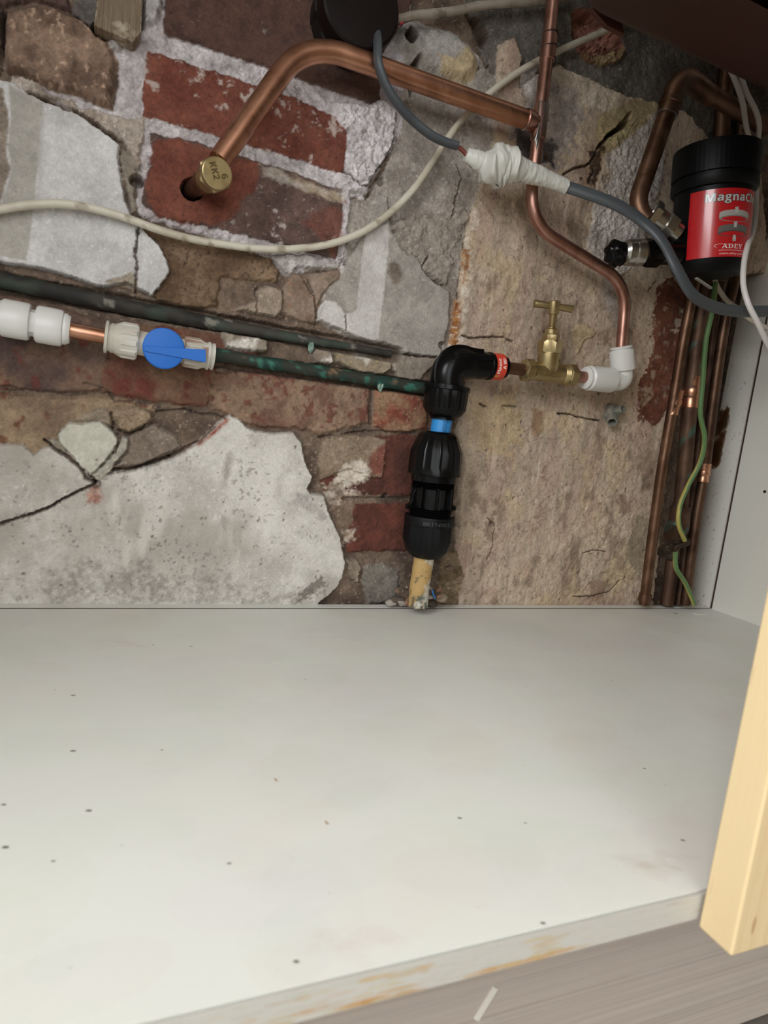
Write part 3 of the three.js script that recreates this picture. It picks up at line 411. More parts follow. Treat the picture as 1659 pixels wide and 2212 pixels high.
// ------------------------------------------------------------------ the sink cabinet
const SIDE = 0.918, FRONT = 0.541;
{
  const cab = thing('sink_cabinet', 'white and cream sink base cabinet with one door shut', 'cabinet', V(0.316, 0, 0.3));
  const r = rng(5), bx0 = -0.5, bx1 = SIDE, bz0 = 0.009, bz1 = FRONT;
  const top = canvasTex(2048, 1024, (g, w, h) => {
    g.fillStyle = '#e2e2dc'; g.fillRect(0, 0, w, h);
    for (let k = 0; k < 700; k++) { g.fillStyle = `rgba(${150 + r() * 60},${140 + r() * 60},${120 + r() * 60},${0.008 + r() * 0.02})`; const s = 8 + r() * 90; g.beginPath(); g.ellipse(r() * w, r() * h, s, s * (0.4 + r() * 0.5), r() * 3, 0, 7); g.fill(); }
    const dot = (px, py, rad, col) => { const p = onY(px, py, 0); g.fillStyle = col; g.beginPath(); g.ellipse((p.x - bx0) / (bx1 - bx0) * w, (p.z - bz0) / (bz1 - bz0) * h, rad, rad * 0.7, r(), 0, 7); g.fill(); };
    for (const [px, py, rad] of [[158, 1502, 2.5], [158, 1622, 2.5], [192, 1751, 2.5], [640, 2077, 2], [1173, 1994, 2], [993, 1767, 2], [495, 1865, 1.6], [660, 1468, 1], [413, 1396, 2.2], [330, 1393, 1.6], [118, 1490, 1], [1460, 1325, 4.5], [1475, 1815, 2], [1392, 1660, 1.8], [12, 1830, 2.5], [115, 1860, 1.5], [1268, 1397, 1.8], [1245, 1425, 1.2], [350, 1620, 1.4], [8, 1738, 2], [1135, 1778, 1.2], [1320, 1470, 1.2]]) dot(px, py, rad, 'rgba(70,62,54,0.85)');
    for (const [px, py] of [[705, 1778], [595, 1685]]) { const p = onY(px, py, 0); g.strokeStyle = 'rgba(165,125,98,0.75)'; g.lineWidth = 2; g.beginPath(); const X = (p.x - bx0) / (bx1 - bx0) * w, Y = (p.z - bz0) / (bz1 - bz0) * h; g.moveTo(X, Y - 4); g.lineTo(X + 1, Y + 3); g.stroke(); }
    for (let k = 0; k < 260; k++) { g.fillStyle = `rgba(90,80,70,${0.15 + r() * 0.4})`; const s = 0.5 + r() * 0.9; g.fillRect(r() * w, r() * h, s, s); }
    for (const [px, py, a] of [[1420, 1862, 0.04], [750, 2040, 0.02], [250, 1390, 0.02]]) { const p = onY(px, py, 0); g.fillStyle = `rgba(150,125,95,${a})`; for (let q = 0; q < 16; q++) { g.beginPath(); g.ellipse((p.x - bx0) / (bx1 - bx0) * w + (r() - 0.5) * 60, (p.z - bz0) / (bz1 - bz0) * h + (r() - 0.5) * 30, 5 + r() * 22, 3 + r() * 8, r(), 0, 7); g.fill(); } }
  });
  const baseMat = new THREE.MeshPhysicalMaterial({ map: top, roughness: 0.42, specularIntensity: 0.6 });
  // cross-section with the groove that once held the cabinet's back
  const s = new THREE.Shape(); const q = [[0.009, -0.015], [FRONT - 0.0012, -0.015], [FRONT - 0.0012, -0.003], [FRONT - 0.0027, -0.003], [FRONT - 0.0027, 0], [0.0275, 0], [0.0275, -0.007], [0.0225, -0.007], [0.0225, 0], [0.009, 0]]; q.forEach(([z, y], i) => (i ? s.lineTo(z, y) : s.moveTo(z, y)));
  const bg = new THREE.ExtrudeGeometry(s, { depth: bx1 - bx0, bevelEnabled: false }); bg.applyMatrix4(new THREE.Matrix4().makeBasis(V(0, 0, 1), V(0, 1, 0), V(-1, 0, 0))); bg.translate(bx1, 0, 0);
  { const p = bg.attributes.position, u = bg.attributes.uv; for (let i = 0; i < p.count; i++) u.setXY(i, (p.getX(i) - bx0) / (bx1 - bx0), 1 - (p.getZ(i) - bz0) / (bz1 - bz0)); }
  const base = part('base_panel', bg, baseMat, cab, 'white base panel of the cabinet, specked with dirt');
  const ex = (v) => (v - bx0) / (bx1 - bx0) * 2048;
  const edge = canvasTex(2048, 64, (g, w, h) => {
    g.fillStyle = '#c4c1b9'; g.fillRect(0, 0, w, h);
    for (let k = 0; k < 900; k++) { g.fillStyle = `rgba(${120 + r() * 80},${110 + r() * 70},${90 + r() * 70},${0.03 + r() * 0.06})`; g.fillRect(r() * w, r() * h, 2 + r() * 24, 1 + r() * 8); }
    const st = (px, py, n, sx, bottom) => { const X = ex(at(px, py, FRONT).x); for (let k = 0; k < n; k++) { g.fillStyle = `rgba(${165 + r() * 40},${115 + r() * 35},${45 + r() * 30},${0.05 + r() * 0.16})`; g.beginPath(); g.ellipse(X + (r() - 0.5) * sx, bottom ? 54 + r() * 10 : 10 + r() * 45, 3 + r() * 12, 2 + r() * 5, 0, 0, 7); g.fill(); } };
    st(1150, 2065, 40, 90, true); st(1180, 2050, 14, 20, false); st(860, 2120, 16, 50, false); st(820, 2160, 22, 50, true); st(640, 2180, 16, 60, false); st(700, 2160, 14, 120, true);
  });
  const eg = box(bx0, bx1, -0.0155, -0.0006, FRONT - 0.0012, FRONT, 0); { const p = eg.attributes.position, u = eg.attributes.uv; for (let i = 0; i < p.count; i++) u.setXY(i, (p.getX(i) - bx0) / (bx1 - bx0), (p.getY(i) + 0.0155) / 0.0149); }
  part('edge_strip', eg, std(0xffffff, 0.5, 0, { map: edge }), base, 'chipped white edging with rusty yellow stains');
  const sideTex = canvasTex(1024, 1024, (g, w, h) => { g.fillStyle = '#e4e1d8'; g.fillRect(0, 0, w, h); for (let k = 0; k < 420; k++) { const a = r(), z = Math.pow(r(), 1.6); g.fillStyle = `rgba(${70 + r() * 60},${60 + r() * 50},${50 + r() * 40},${0.05 + r() * 0.2})`; const s = 0.4 + r() * r() * 3; g.beginPath(); g.ellipse(z * 88, h - a * 520, s, s * (0.6 + r()), r() * 3, 0, 7); g.fill(); }
    for (let k = 0; k < 160; k++) { g.fillStyle = `rgba(${50 + r() * 30},${28 + r() * 16},12,${0.2 + r() * 0.3})`; g.beginPath(); g.ellipse(r() * 30, h - 300 - r() * 110, 2 + r() * 7, 4 + r() * 12, r(), 0, 7); g.fill(); } });
  const sm = new THREE.MeshPhysicalMaterial({ map: sideTex, roughness: 0.45 });
  const sh = new THREE.Shape(); [[SIDE, -0.028], [SIDE, 0.0225], [SIDE + 0.006, 0.0225], [SIDE + 0.006, 0.0275], [SIDE, 0.0275], [SIDE, FRONT], [SIDE + 0.015, FRONT], [SIDE + 0.015, -0.028]].forEach(([x, z], i) => (i ? sh.lineTo(x, z) : sh.moveTo(x, z)));
  const sg = new THREE.ExtrudeGeometry(sh, { depth: 0.855, bevelEnabled: false }); sg.applyMatrix4(new THREE.Matrix4().makeBasis(V(1, 0, 0), V(0, 0, 1), V(0, 1, 0))); sg.index || 0;
  { const p = sg.attributes.position, u = sg.attributes.uv; for (let i = 0; i < p.count; i++) { p.setY(i, p.getY(i) - 0.015); u.setXY(i, (p.getZ(i) + 0.028) / (FRONT + 0.028), (p.getY(i) + 0.015) / 0.855); } sg.computeVertexNormals(); }
  const side = part('side_panel', sg, sm, cab);
  const board = std(0x3d2c20, 0.95); part('groove_core', box(SIDE + 0.0022, SIDE + 0.0062, 0, 0.835, 0.0224, 0.0276), board, side, 'bare brown chipboard in the groove'); part('groove_core', box(bx0 + 0.001, bx1 - 0.001, -0.0072, -0.0006, 0.0224, 0.0276), board, base, 'bare brown chipboard in the groove');
  { const p = onX(1652, 1062, SIDE); part('dark_hole_disc', turn(V(SIDE - 0.0004, p.y, p.z), V(SIDE + 0.002, p.y, p.z), [[0.0024, 0], [0.0024, 0.001]], { facing: V(0, 1, 0) }), std(0x2a2420, 0.9), side); }  // flat dark disc; its colour stands in for the shade inside a small hole
  part('side_panel', box(-0.515, -0.5, -0.015, 0.84, 0.012, FRONT), std(0xdfdedb, 0.45), cab);
  // door, shut over the right half
  const doorTex = canvasTex(1024, 1024, (g, w, h) => { g.fillStyle = '#dfc79b'; g.fillRect(0, 0, w, h); for (let k = 0; k < 1300; k++) { g.fillStyle = `rgba(${r() < 0.5 ? '190,150,100' : '240,220,180'},${0.03 + r() * 0.06})`; g.fillRect(r() * w, r() * h, 1 + r() * 4, 60 + r() * 400); } for (let k = 0; k < 26; k++) { g.fillStyle = `rgba(140,95,50,${0.2 + r() * 0.3})`; g.beginPath(); g.ellipse(r() * w, r() * h, 2 + r() * 3, 3 + r() * 5, 0, 0, 7); g.fill(); } });
  const dg = new RoundedBoxGeometry(0.608, 0.86, 0.021, 2, 0.0016); dg.translate(0.308 + 0.304, -0.0185 + 0.43, FRONT + 0.002 + 0.0105);
  part('door', dg, std(0xffffff, 0.5, 0, { map: doorTex }), cab, 'cream maple effect door with a bare edge');
  const plTex = canvasTex(1024, 256, (g, w, h) => { g.fillStyle = '#b3a79d'; g.fillRect(0, 0, w, h); for (let k = 0; k < 900; k++) { g.fillStyle = `rgba(${r() < 0.5 ? '120,105,95' : '205,195,185'},${0.03 + r() * 0.07})`; g.fillRect(r() * w, r() * h, 60 + r() * 300, 1 + r() * 3); } });
  const pl = part('plinth', box(-0.515, 0.93, -0.17, -0.016, 0.478, 0.493), std(0xffffff, 0.55, 0, { map: plTex }), cab, 'grey wood effect kickboard');
  const pc = at(1050, 2168, 0.4935); const chip = new THREE.BoxGeometry(0.0035, 0.021, 0.0012); chip.rotateZ(-0.5); chip.translate(pc.x, pc.y, pc.z);
  part('scratch', chip, std(0xd8d3c8, 0.7), pl);
}
{
  const wt = thing('worktop', 'kitchen worktop above the cabinet', 'worktop', V(0.3, 0.84, 0.3));
  part('slab', mergeGeometries([box(-1.2, 0.3, 0.842, 0.88, 0.001, 0.6), box(0.905, 1.6, 0.842, 0.88, 0.001, 0.6), box(0.3, 0.905, 0.842, 0.88, 0.001, 0.12), box(0.3, 0.905, 0.842, 0.88, 0.53, 0.6)]), std(0xb9aea0, 0.5), wt);
}

// ------------------------------------------------------------------ sink bowl
const font = await new FontLoader().loadAsync('fonts/droid/droid_sans_bold.typeface.json');
{
  const yb = 0.655, a = onY(1395, 98, yb), b = onY(1225, 0, yb);
  const x0 = b.x - 0.012, x1 = 0.9, z0 = a.z, z1 = 0.525, r = 0.06;
  const t = thing('sink_bowl', 'dark brown sink bowl hanging under the worktop', 'sink', V((x0 + x1) / 2, yb, (z0 + z1) / 2));
  const ring = (y, inset, rad) => { const o = [], X0 = x0 + inset, X1 = x1 - inset, Z0 = z0 + inset, Z1 = z1 - inset; for (const [cx, cz, a0] of [[X1 - rad, Z1 - rad, 0], [X0 + rad, Z1 - rad, 1], [X0 + rad, Z0 + rad, 2], [X1 - rad, Z0 + rad, 3]]) for (let k = 0; k <= 10; k++) { const th = (a0 + k / 10) * Math.PI / 2; o.push(V(cx + Math.cos(th) * rad, y, cz + Math.sin(th) * rad)); } return o; };
  const mk = (rings) => { const n = rings[0].length, pos = [], idx = []; rings.forEach((q) => q.forEach((p) => pos.push(p.x, p.y, p.z))); for (let i = 0; i < rings.length - 1; i++) for (let j = 0; j < n; j++) { const p = i * n + j, q = i * n + (j + 1) % n; idx.push(p, q, p + n, q, q + n, p + n); } const g = new THREE.BufferGeometry(); g.setAttribute('position', new THREE.Float32BufferAttribute(pos, 3)); g.setIndex(idx); g.computeVertexNormals(); g.setAttribute('uv', new THREE.Float32BufferAttribute(new Float32Array(pos.length / 3 * 2), 2)); return g; };
  part('bowl', mk([ring(yb, 0.1, 0.02), ring(yb, 0.02, r - 0.02), ring(yb + 0.004, 0.008, r - 0.008), ring(yb + 0.014, 0.001, r), ring(0.886, 0, r), ring(0.89, 0.004, r), ring(0.886, 0.009, r), ring(yb + 0.03, 0.012, r), ring(yb + 0.012, 0.03, r - 0.02), ring(yb + 0.01, 0.1, 0.02)]), std(0x3c2116, 0.5), t);
    const fp = [[1274, 20], [1336, 32], [1344, 76], [1308, 57]].map(([x, y]) => at(x, y, z0 - 0.012)), fs = new THREE.Shape(); fp.forEach((q, i) => (i ? fs.lineTo(q.x, q.y) : fs.moveTo(q.x, q.y)));
  const fg = new THREE.ExtrudeGeometry(fs, { depth: 0.004, bevelEnabled: true, bevelSize: 0.001, bevelThickness: 0.001, bevelSegments: 2 }); fg.translate(0, 0, z0 - 0.014);
  part('fixing_clip', fg, std(0x4a241a, 0.5), t, 'reddish brown fixing clip');
}

// ------------------------------------------------------------------ materials
const nz = (x, y, z, f) => fbm(x * f + z * f * 0.7, y * f - z * f * 0.6, 4);
const metal = (r = 0.32, m = 0.95) => new THREE.MeshStandardMaterial({ vertexColors: true, roughness: r, metalness: m });
const blend = (a, b, c, f, lo, hi, t3) => { a = C(a); b = C(b); c = C(c); return (x, y, z) => mix(mix(a, b, ss(lo, hi, nz(x, y, z, f))), c, ss(t3 + 0.08, t3 + 0.34, nz(x + 3, y, z, f * 4)) * 0.5); };
const copperBright = blend(0xcf9b80, 0xb07f66, 0x80553f, 60, -0.5, 0.5, 0.3);
const copperRose = blend(0xbd9284, 0xa5796b, 0x6d4a42, 70, -0.4, 0.5, 0.32);
const copperDull = blend(0x7d5f4c, 0x614636, 0x3f2e25, 60, -0.4, 0.4, 0.25);
const copperOld = blend(0x6b5242, 0x513c30, 0x372a24, 50, -0.4, 0.4, 0.2);
const mBright = metal(0.34), mRose = metal(0.36), mDull = metal(0.45, 0.85), mOld = metal(0.55, 0.7);
const brassCol = blend(0xbba87e, 0x9c8a62, 0x705f40, 120, -0.4, 0.5, 0.35), mBrass = metal(0.38, 0.9);
const mChrome = std(0xb8b5ae, 0.28, 0.95);
const mWhite = std(0xe6e5e2, 0.3), mIvory = new THREE.MeshStandardMaterial({ vertexColors: true, roughness: 0.45 });
const mBlack = new THREE.MeshPhysicalMaterial({ color: 0x0b0b0c, roughness: 0.24, specularIntensity: 0.4 }), mBlackMatt = new THREE.MeshPhysicalMaterial({ color: 0x0d0e10, roughness: 0.45, specularIntensity: 0.4 }), mSolder = std(0x9a9894, 0.42, 0.9);
const cop = (P, r, col) => tint(sweep(P, r, r, 24), col);

// ------------------------------------------------------------------ round junction box and the cables out of it
{
  const cz = 0.055, c = at(783, 8, cz), R = 0.043;
  const t = thing('junction_box', 'round dark brown junction box above the bent copper pipe', 'junction box', V(c.x, c.y, 0.008));
  const f0 = V(c.x, c.y, 0.006);
  const lid = mBlackMatt.clone(); lid.color.set(0x150c0a); lid.roughness = 0.42;
  const basem = std(0x120b09, 0.6);
  part('base', turn(f0, f0.clone().add(V(0, 0, 1)), [[R * 1.02, 0], [R * 1.02, 0.022], [R * 0.94, 0.0225], [R * 0.94, 0.026]], { seg: 48, facing: V(0, 1, 0), fn: (th, z) => { const d = Math.abs(th - Math.PI * 2 * 0.31); return z > 0.01 && d < 0.22 ? 0.86 : 1; } }), basem, t);
  part('cover', turn(f0.clone().add(V(0, 0, 0.026)), f0.clone().add(V(0, 0, 1)), [[R, 0], [R * 1.01, 0.004], [R * 1.01, 0.016], [R * 0.985, 0.0205], [R * 0.93, 0.0225], [R * 0.5, 0.0235]], { seg: 64, facing: V(0, 1, 0) }), lid, t);
  const red = std(0xb53238, 0.5);
  const e1 = at(864, 44, 0.03), e2 = at(697, 0, 0.03);
  part('red_core', sweep(smooth([e1.clone().add(V(-0.006, 0.004, -0.002)), e1, e1.clone().add(V(0.003, -0.003, 0))]), 0.0028), red, t, 'red wire end');
  part('red_core', sweep(smooth([e2.clone().add(V(-0.004, 0.012, 0)), e2, e2.clone().add(V(0.006, -0.004, -0.002))]), 0.0028), red, t, 'red wire end');
}
{
  const grey = std(0x4a4f53, 0.45);
  const P1 = smooth([[814, 70, 0.045], [816, 95, 0.06], [817, 135, 0.067], [831, 179, 0.066], [858, 223, 0.062], [892, 260, 0.055], [933, 293, 0.055], [965, 308, 0.055], [988, 315, 0.056]].map((p) => at(...p)));
  const t = thing('grey_cable', 'thick flat grey cable joined with white tape', 'cable', at(1100, 360, 0.06));
  part('sheath', sweep(P1, 0.0046, 0.0062, 20), grey, t);
  const P2 = smooth([[1205, 397, 0.072], [1219, 402, 0.075], [1271, 419, 0.09], [1339, 446, 0.108], [1389, 479, 0.12], [1427, 516, 0.135], [1462, 580, 0.155], [1494, 634, 0.16], [1538, 661, 0.155], [1592, 672, 0.15], [1659, 672, 0.15], [1740, 668, 0.15]].map((p) => at(...p)));
  part('sheath', sweep(P2, 0.0072, 0.0045, 20), grey, t);
  part('brown_core', sweep(smooth([[982, 314, 0.057], [996, 322, 0.058], [1012, 340, 0.06]].map((p) => at(...p))), 0.0024), std(0x6e2f20, 0.5), t, 'bare brown core');
  part('white_core', sweep(smooth([[980, 316, 0.054], [992, 325, 0.054], [1010, 342, 0.057]].map((p) => at(...p))), 0.0012), std(0xd8d5d0, 0.5), t);
  // wound tape
  const T = smooth([[1006, 334, 0.06], [1030, 346, 0.062], [1056, 356, 0.064], [1082, 356, 0.066], [1110, 362, 0.068], [1140, 372, 0.07], [1180, 386, 0.072], [1222, 404, 0.075]].map((p) => at(...p)), 0.0012);
  const prof = [[0, 0.008], [0.08, 0.011], [0.16, 0.012], [0.2, 0.0195], [0.3, 0.0238], [0.4, 0.0222], [0.5, 0.0165], [0.56, 0.0135], [0.7, 0.0115], [0.85, 0.0095], [1, 0.0092]];
  const pr = (u) => { for (let k = 1; k < prof.length; k++) if (u <= prof[k][0]) { const a = prof[k - 1], b = prof[k]; return a[1] + (b[1] - a[1]) * (u - a[0]) / (b[0] - a[0]); } return 0.009; };
  const g = sweep(T, 1, 1, 56, (i, u, th) => { const r = pr(u), tu = u * 46 + th * 1.3; const fold = ((tu / 6.2832) % 1 + 1) % 1; const bulk = ss(0.012, 0.019, r); return r * (0.93 + 0.07 * fold * (0.4 + 0.6 * bulk) + bulk * 0.26 * vn(Math.cos(th) * 1.6 + 5, u * 26 + Math.sin(th) * 1.6) + 0.05 * vn(u * 60, th * 2)); });
  part('tape_wrap', g, std(0xd9d8d0, 0.38), t, 'crumpled winding of white insulating tape');
}
{
  const ivory = (a, b, c) => { a = C(a); b = C(b); c = C(c); return (x, y, z) => mix(mix(a, b, ss(-0.3, 0.5, nz(x, y, z, 35))), c, ss(0.2, 0.5, nz(x, y + 2, z, 90)) * 0.75); };
  const P = smooth([[-430, 505, 0.02], [-250, 492, 0.02], [-100, 470, 0.02], [0, 452, 0.02], [60, 443, 0.02], [130, 440, 0.021], [200, 450, 0.021], [270, 470, 0.02], [330, 492, 0.02], [400, 513, 0.019], [470, 526, 0.018], [560, 537, 0.018], [640, 537, 0.018], [720, 525, 0.018], [790, 497, 0.017], [850, 453, 0.017], [900, 400, 0.017], [940, 340, 0.017], [975, 288, 0.018], [1010, 245, 0.017], [1060, 200, 0.016], [1110, 162, 0.015], [1175, 125, 0.015], [1240, 95, 0.014], [1310, 64, 0.012], [1350, 40, 0.012]].map((p) => at(...p)));
  const t = thing('ivory_cable', 'grubby ivory cable looping low across the brickwork', 'cable', at(560, 537, 0.018));
  part('sheath', tint(sweep(P, 0.0041), ivory(0xd6cfbf, 0xc0b6a3, 0x8f8068)), mIvory, t);
  const Q = smooth([[846, 42, 0.03], [866, 40, 0.03], [900, 33, 0.028], [935, 30, 0.024], [985, 23, 0.02], [1035, 13, 0.018], [1100, 7, 0.016], [1187, 1, 0.014], [1230, -8, 0.014]].map((p) => at(...p)));
  const t2 = thing('cracked_cable', 'cracked dusty beige cable leaving the junction box', 'cable', at(985, 23, 0.02));
  part('sheath', tint(sweep(Q, 0.0048, 0.0048, 20, (i, u, th) => 1 + 0.08 * vn(u * 60, th * 2)), ivory(0xa89e90, 0x93897b, 0x6d6255)), mIvory, t2);
  const wl = std(0xd8d2cf, 0.4);
  const c1 = thing('white_cable', 'thin white cable passing behind the canister lid and dropping past its label', 'cable', at(1606, 600, 0.12));
  part('sheath', sweep(smooth([[1590, 120, 0.075], [1598, 155, 0.075], [1612, 200, 0.072], [1631, 236, 0.07], [1640, 269, 0.064], [1637, 310, 0.05], [1635, 360, 0.035], [1635, 400, 0.04], [1634, 440, 0.055], [1630, 481, 0.09], [1626, 503, 0.108], [1621, 517, 0.126], [1615, 531, 0.145], [1607, 570, 0.156], [1606, 617, 0.165], [1617, 658, 0.175], [1636, 696, 0.18], [1659, 745, 0.18], [1690, 800, 0.18]].map((p) => at(...p))), 0.0034), wl, c1);
  const c2 = thing('white_cable', 'thin white cable dropping from the sink to the top of the canister', 'cable', at(1605, 222, 0.035));
  part('sheath', sweep(smooth([[1555, 80, 0.085], [1568, 127, 0.082], [1589, 177, 0.08], [1604, 222, 0.074], [1611, 269, 0.068], [1621, 312, 0.052], [1624, 350, 0.035]].map((p) => at(...p))), 0.0034), wl, c2);
  const c3 = thing('white_cable', 'thin white cable emerging below the canister', 'cable', at(1590, 662, 0.06));
  part('sheath', tint(sweep(smooth([[1540, 590, 0.04], [1549, 618, 0.045], [1570, 649, 0.052], [1592, 666, 0.06], [1625, 693, 0.07], [1659, 709, 0.08], [1700, 722, 0.09]].map((p) => at(...p))), 0.0034), ivory(0xc8c0b4, 0xb0a695, 0x8a7c68)), mIvory, c3);
}

// ------------------------------------------------------------------ copper run over the bricks
{
  const z = 0.048, A = at(485, 330, 0.062), B = at(657, 88, z), D = at(1152, 264, 0.044);
  const t = thing('bent_copper_pipe', 'bright bent copper pipe crossing the brickwork to the tee', 'pipe', at(640, 115, z));
  part('pipe', cop(bends([at(474, 347, 0.062), B, D], 0.048), 0.011, copperBright), mBright, t);
  // capped brass elbow on the stub out of the brick
  const e = thing('brass_elbow', 'brass elbow with a stamped round cap on the brick stub', 'fitting', at(415, 412, 0.005));
  const S0 = at(412, 412, -0.028), S1 = at(440, 395, 0.03), F = at(472, 372, 0.075);
  const ax = F.clone().sub(at(424, 405, 0.005)).normalize(); const O = F.clone().addScaledVector(ax, -0.07);
  part('stub_pipe', tint(turn(O.clone().addScaledVector(ax, -0.02), F, [[0.0095, 0], [0.0095, 0.055]], { seg: 28 }), copperDull), mDull, e, 'stub of copper pipe rising from the hole');
  part('collar', tint(turn(O.clone().addScaledVector(ax, 0.02), F, [[0.0108, 0], [0.0114, 0.001], [0.0114, 0.014], [0.0108, 0.016]], { seg: 28 }), copperDull), mDull, e);
  part('body', tint(turn(O.clone().addScaledVector(ax, 0.036), F, [[0.0105, 0], [0.013, 0.002], [0.0135, 0.006], [0.0132, 0.022]], { seg: 32 }), brassCol), mBrass, e);
  const nut = part('cap_nut', tint(turn(O.clone().addScaledVector(ax, 0.054), F, [[0.0135, 0], [0.0158, 0.001], [0.0165, 0.002], [0.0165, 0.0062], [0.0152, 0.0072], [0.0152, 0.0126], [0.0142, 0.0134]], { seg: 48, fn: (th, y, i) => (i >= 2 && i <= 4 ? facet(6, 0.3)(th) * 1.05 : 1) }), brassCol), mBrass, e);
  const side = at(480, 350, 0.06).sub(at(462, 385, 0.06)).normalize();
  const up = ax.clone().cross(V(1, 0, 0).addScaledVector(ax, -ax.x).normalize()).normalize(), rt = up.clone().cross(ax).normalize();
  const mk = (s, size, ox, oy, rot) => { const g = new TextGeometry(s, { font, size, depth: 0.0006, curveSegments: 4, bevelEnabled: false }); g.computeBoundingBox(); const b = g.boundingBox; g.translate(-(b.min.x + b.max.x) / 2, -(b.min.y + b.max.y) / 2, 0); g.rotateZ(rot); g.translate(ox, oy, 0); const c = O.clone().addScaledVector(ax, 0.0673); g.applyMatrix4(new THREE.Matrix4().makeBasis(rt, up, ax).setPosition(c)); return g; };
  part('stamp', mergeGeometries([mk('KK2', 0.0066, -0.003, 0.001, -1.15), mk('6', 0.0066, 0.0072, -0.001, -1.15)]), std(0x6b5c3c, 0.5, 0.8), nut);
}
{
  const top = [1196, -30], z = 0.044; const T0 = at(1167, 255, z);
  const riser = thing('copper_riser', 'rosy copper riser pipe with a soldered coupling above the tee', 'pipe', at(1175, 182, z));
  part('pipe', cop(bends([at(1197, -25, 0.036), at(1175, 182, 0.042), at(1167, 246, z)], 0.01), 0.0078, copperRose), mRose, riser);
  const a = at(1188, 74, 0.039), b = at(1182, 126, 0.04);
  part('coupling', tint(turn(a, b, [[0.0082, 0], [0.0092, 0.0008], [0.0092, 0.015], [0.0087, 0.0155], [0.0087, 0.0165], [0.0092, 0.017], [0.0092, 0.03], [0.0082, 0.031]], { seg: 32 }), copperRose), mRose, riser);
  for (const y of [72, 101, 127]) part('solder_ring', sweep([0, 1].map((k) => at(1189 - (y - 74) * 0.12, y - 1 + k * 3, 0.0395)), 0.0095), std(0x3c2f2c, 0.6, 0.4), riser);
  const tee = thing('copper_tee', 'soldered copper tee blotched with silver solder and soot', 'fitting', T0);
  const teeCol = (() => { const c = copperRose, s = C(0xb9b6b0), k = C(0x2c2624); return (x, y, z) => { let v = c(x, y, z); v = mix(v, k, ss(0.05, 0.3, nz(x, y, z, 90)) * 0.8); return mix(v, s, ss(0.22, 0.34, nz(x + 7, y, z, 70))); }; })();
  const axis = at(1157, 340, z).sub(at(1173, 200, z)).normalize(), u0 = at(1171, 226, z), u1 = at(1161, 303, z);
  const L = u0.distanceTo(u1);
  part('body', tint(turn(u0, u1, [[0.0085, 0], [0.0093, 0.0008], [0.0093, L - 0.001], [0.0085, L]], { seg: 32 }), teeCol), mRose, tee);
  const br = at(1138, 259, 0.0445), dir = at(1100, 245, 0.0445).sub(at(1164, 268, 0.044)).normalize();
  const c0 = at(1164, 268, 0.044);
  part('branch_socket', tint(turn(c0, br, [[0.0088, 0.004], [0.0105, 0.009], [0.0122, 0.0135], [0.0122, 0.0205], [0.0115, 0.0215]], { seg: 32 }), teeCol), mRose, tee);
  part('solder_blob', sweep(smooth([at(1166, 262, 0.0525), at(1163, 280, 0.053), at(1160, 300, 0.0525), at(1159, 322, 0.052)]), 0.0036, 0.0022, 12, (i, u, th) => (0.8 + 0.4 * vn(u * 9, th)) * Math.sin(Math.PI * clamp(u, 0.06, 0.94))), mSolder, tee, 'run of silver solder');
  const s = thing('swan_neck_pipe', 'rosy copper pipe bending down to the white elbow', 'pipe', at(1238, 543, 0.045));
  part('pipe', cop(bends([at(1162, 298, z), at(1152, 380, 0.044), at(1143, 482, 0.045), at(1354, 612, 0.046), at(1342, 756, 0.046)], [0.01, 0.042, 0.04]), 0.0076, copperRose), mRose, s);
}

// ------------------------------------------------------------------ white elbow, stop valve, black elbow, blue pipe, coupler
const mFit = mWhite;
{
  const z = 0.046, corner = at(1347, 824, z), up = at(1342, 748, z), lf = at(1263, 816, z);
  const t = thing('white_elbow', 'white push fit elbow under the copper swan neck', 'fitting', corner);
  const dU = up.clone().sub(corner), dL = lf.clone().sub(corner), lu = dU.length(), ll = dL.length();
  part('body', sweep(bends([corner.clone().addScaledVector(dU, 0.45), corner, corner.clone().addScaledVector(dL, 0.45)], 0.011, 0.0015), 0.0132), mFit, t);
  for (const [d, l] of [[dU, lu], [dL, ll]]) {
    part('socket', turn(corner.clone().addScaledVector(d, 0.3), corner.clone().add(d), [[0.012, 0], [0.0165, 0.0012], [0.0171, 0.003], [0.0165, l * 0.7 - 0.007], [0.0146, l * 0.7 - 0.005]], { seg: 40 }), mFit, t);
    part('collet', turn(corner.clone().addScaledVector(d, 0.3), corner.clone().add(d), [[0.0136, l * 0.7 - 0.0055], [0.0136, l * 0.7 - 0.0035], [0.0148, l * 0.7 - 0.003], [0.0148, l * 0.7 - 0.0008], [0.013, l * 0.7]], { seg: 40 }), mFit, t);
  }
}
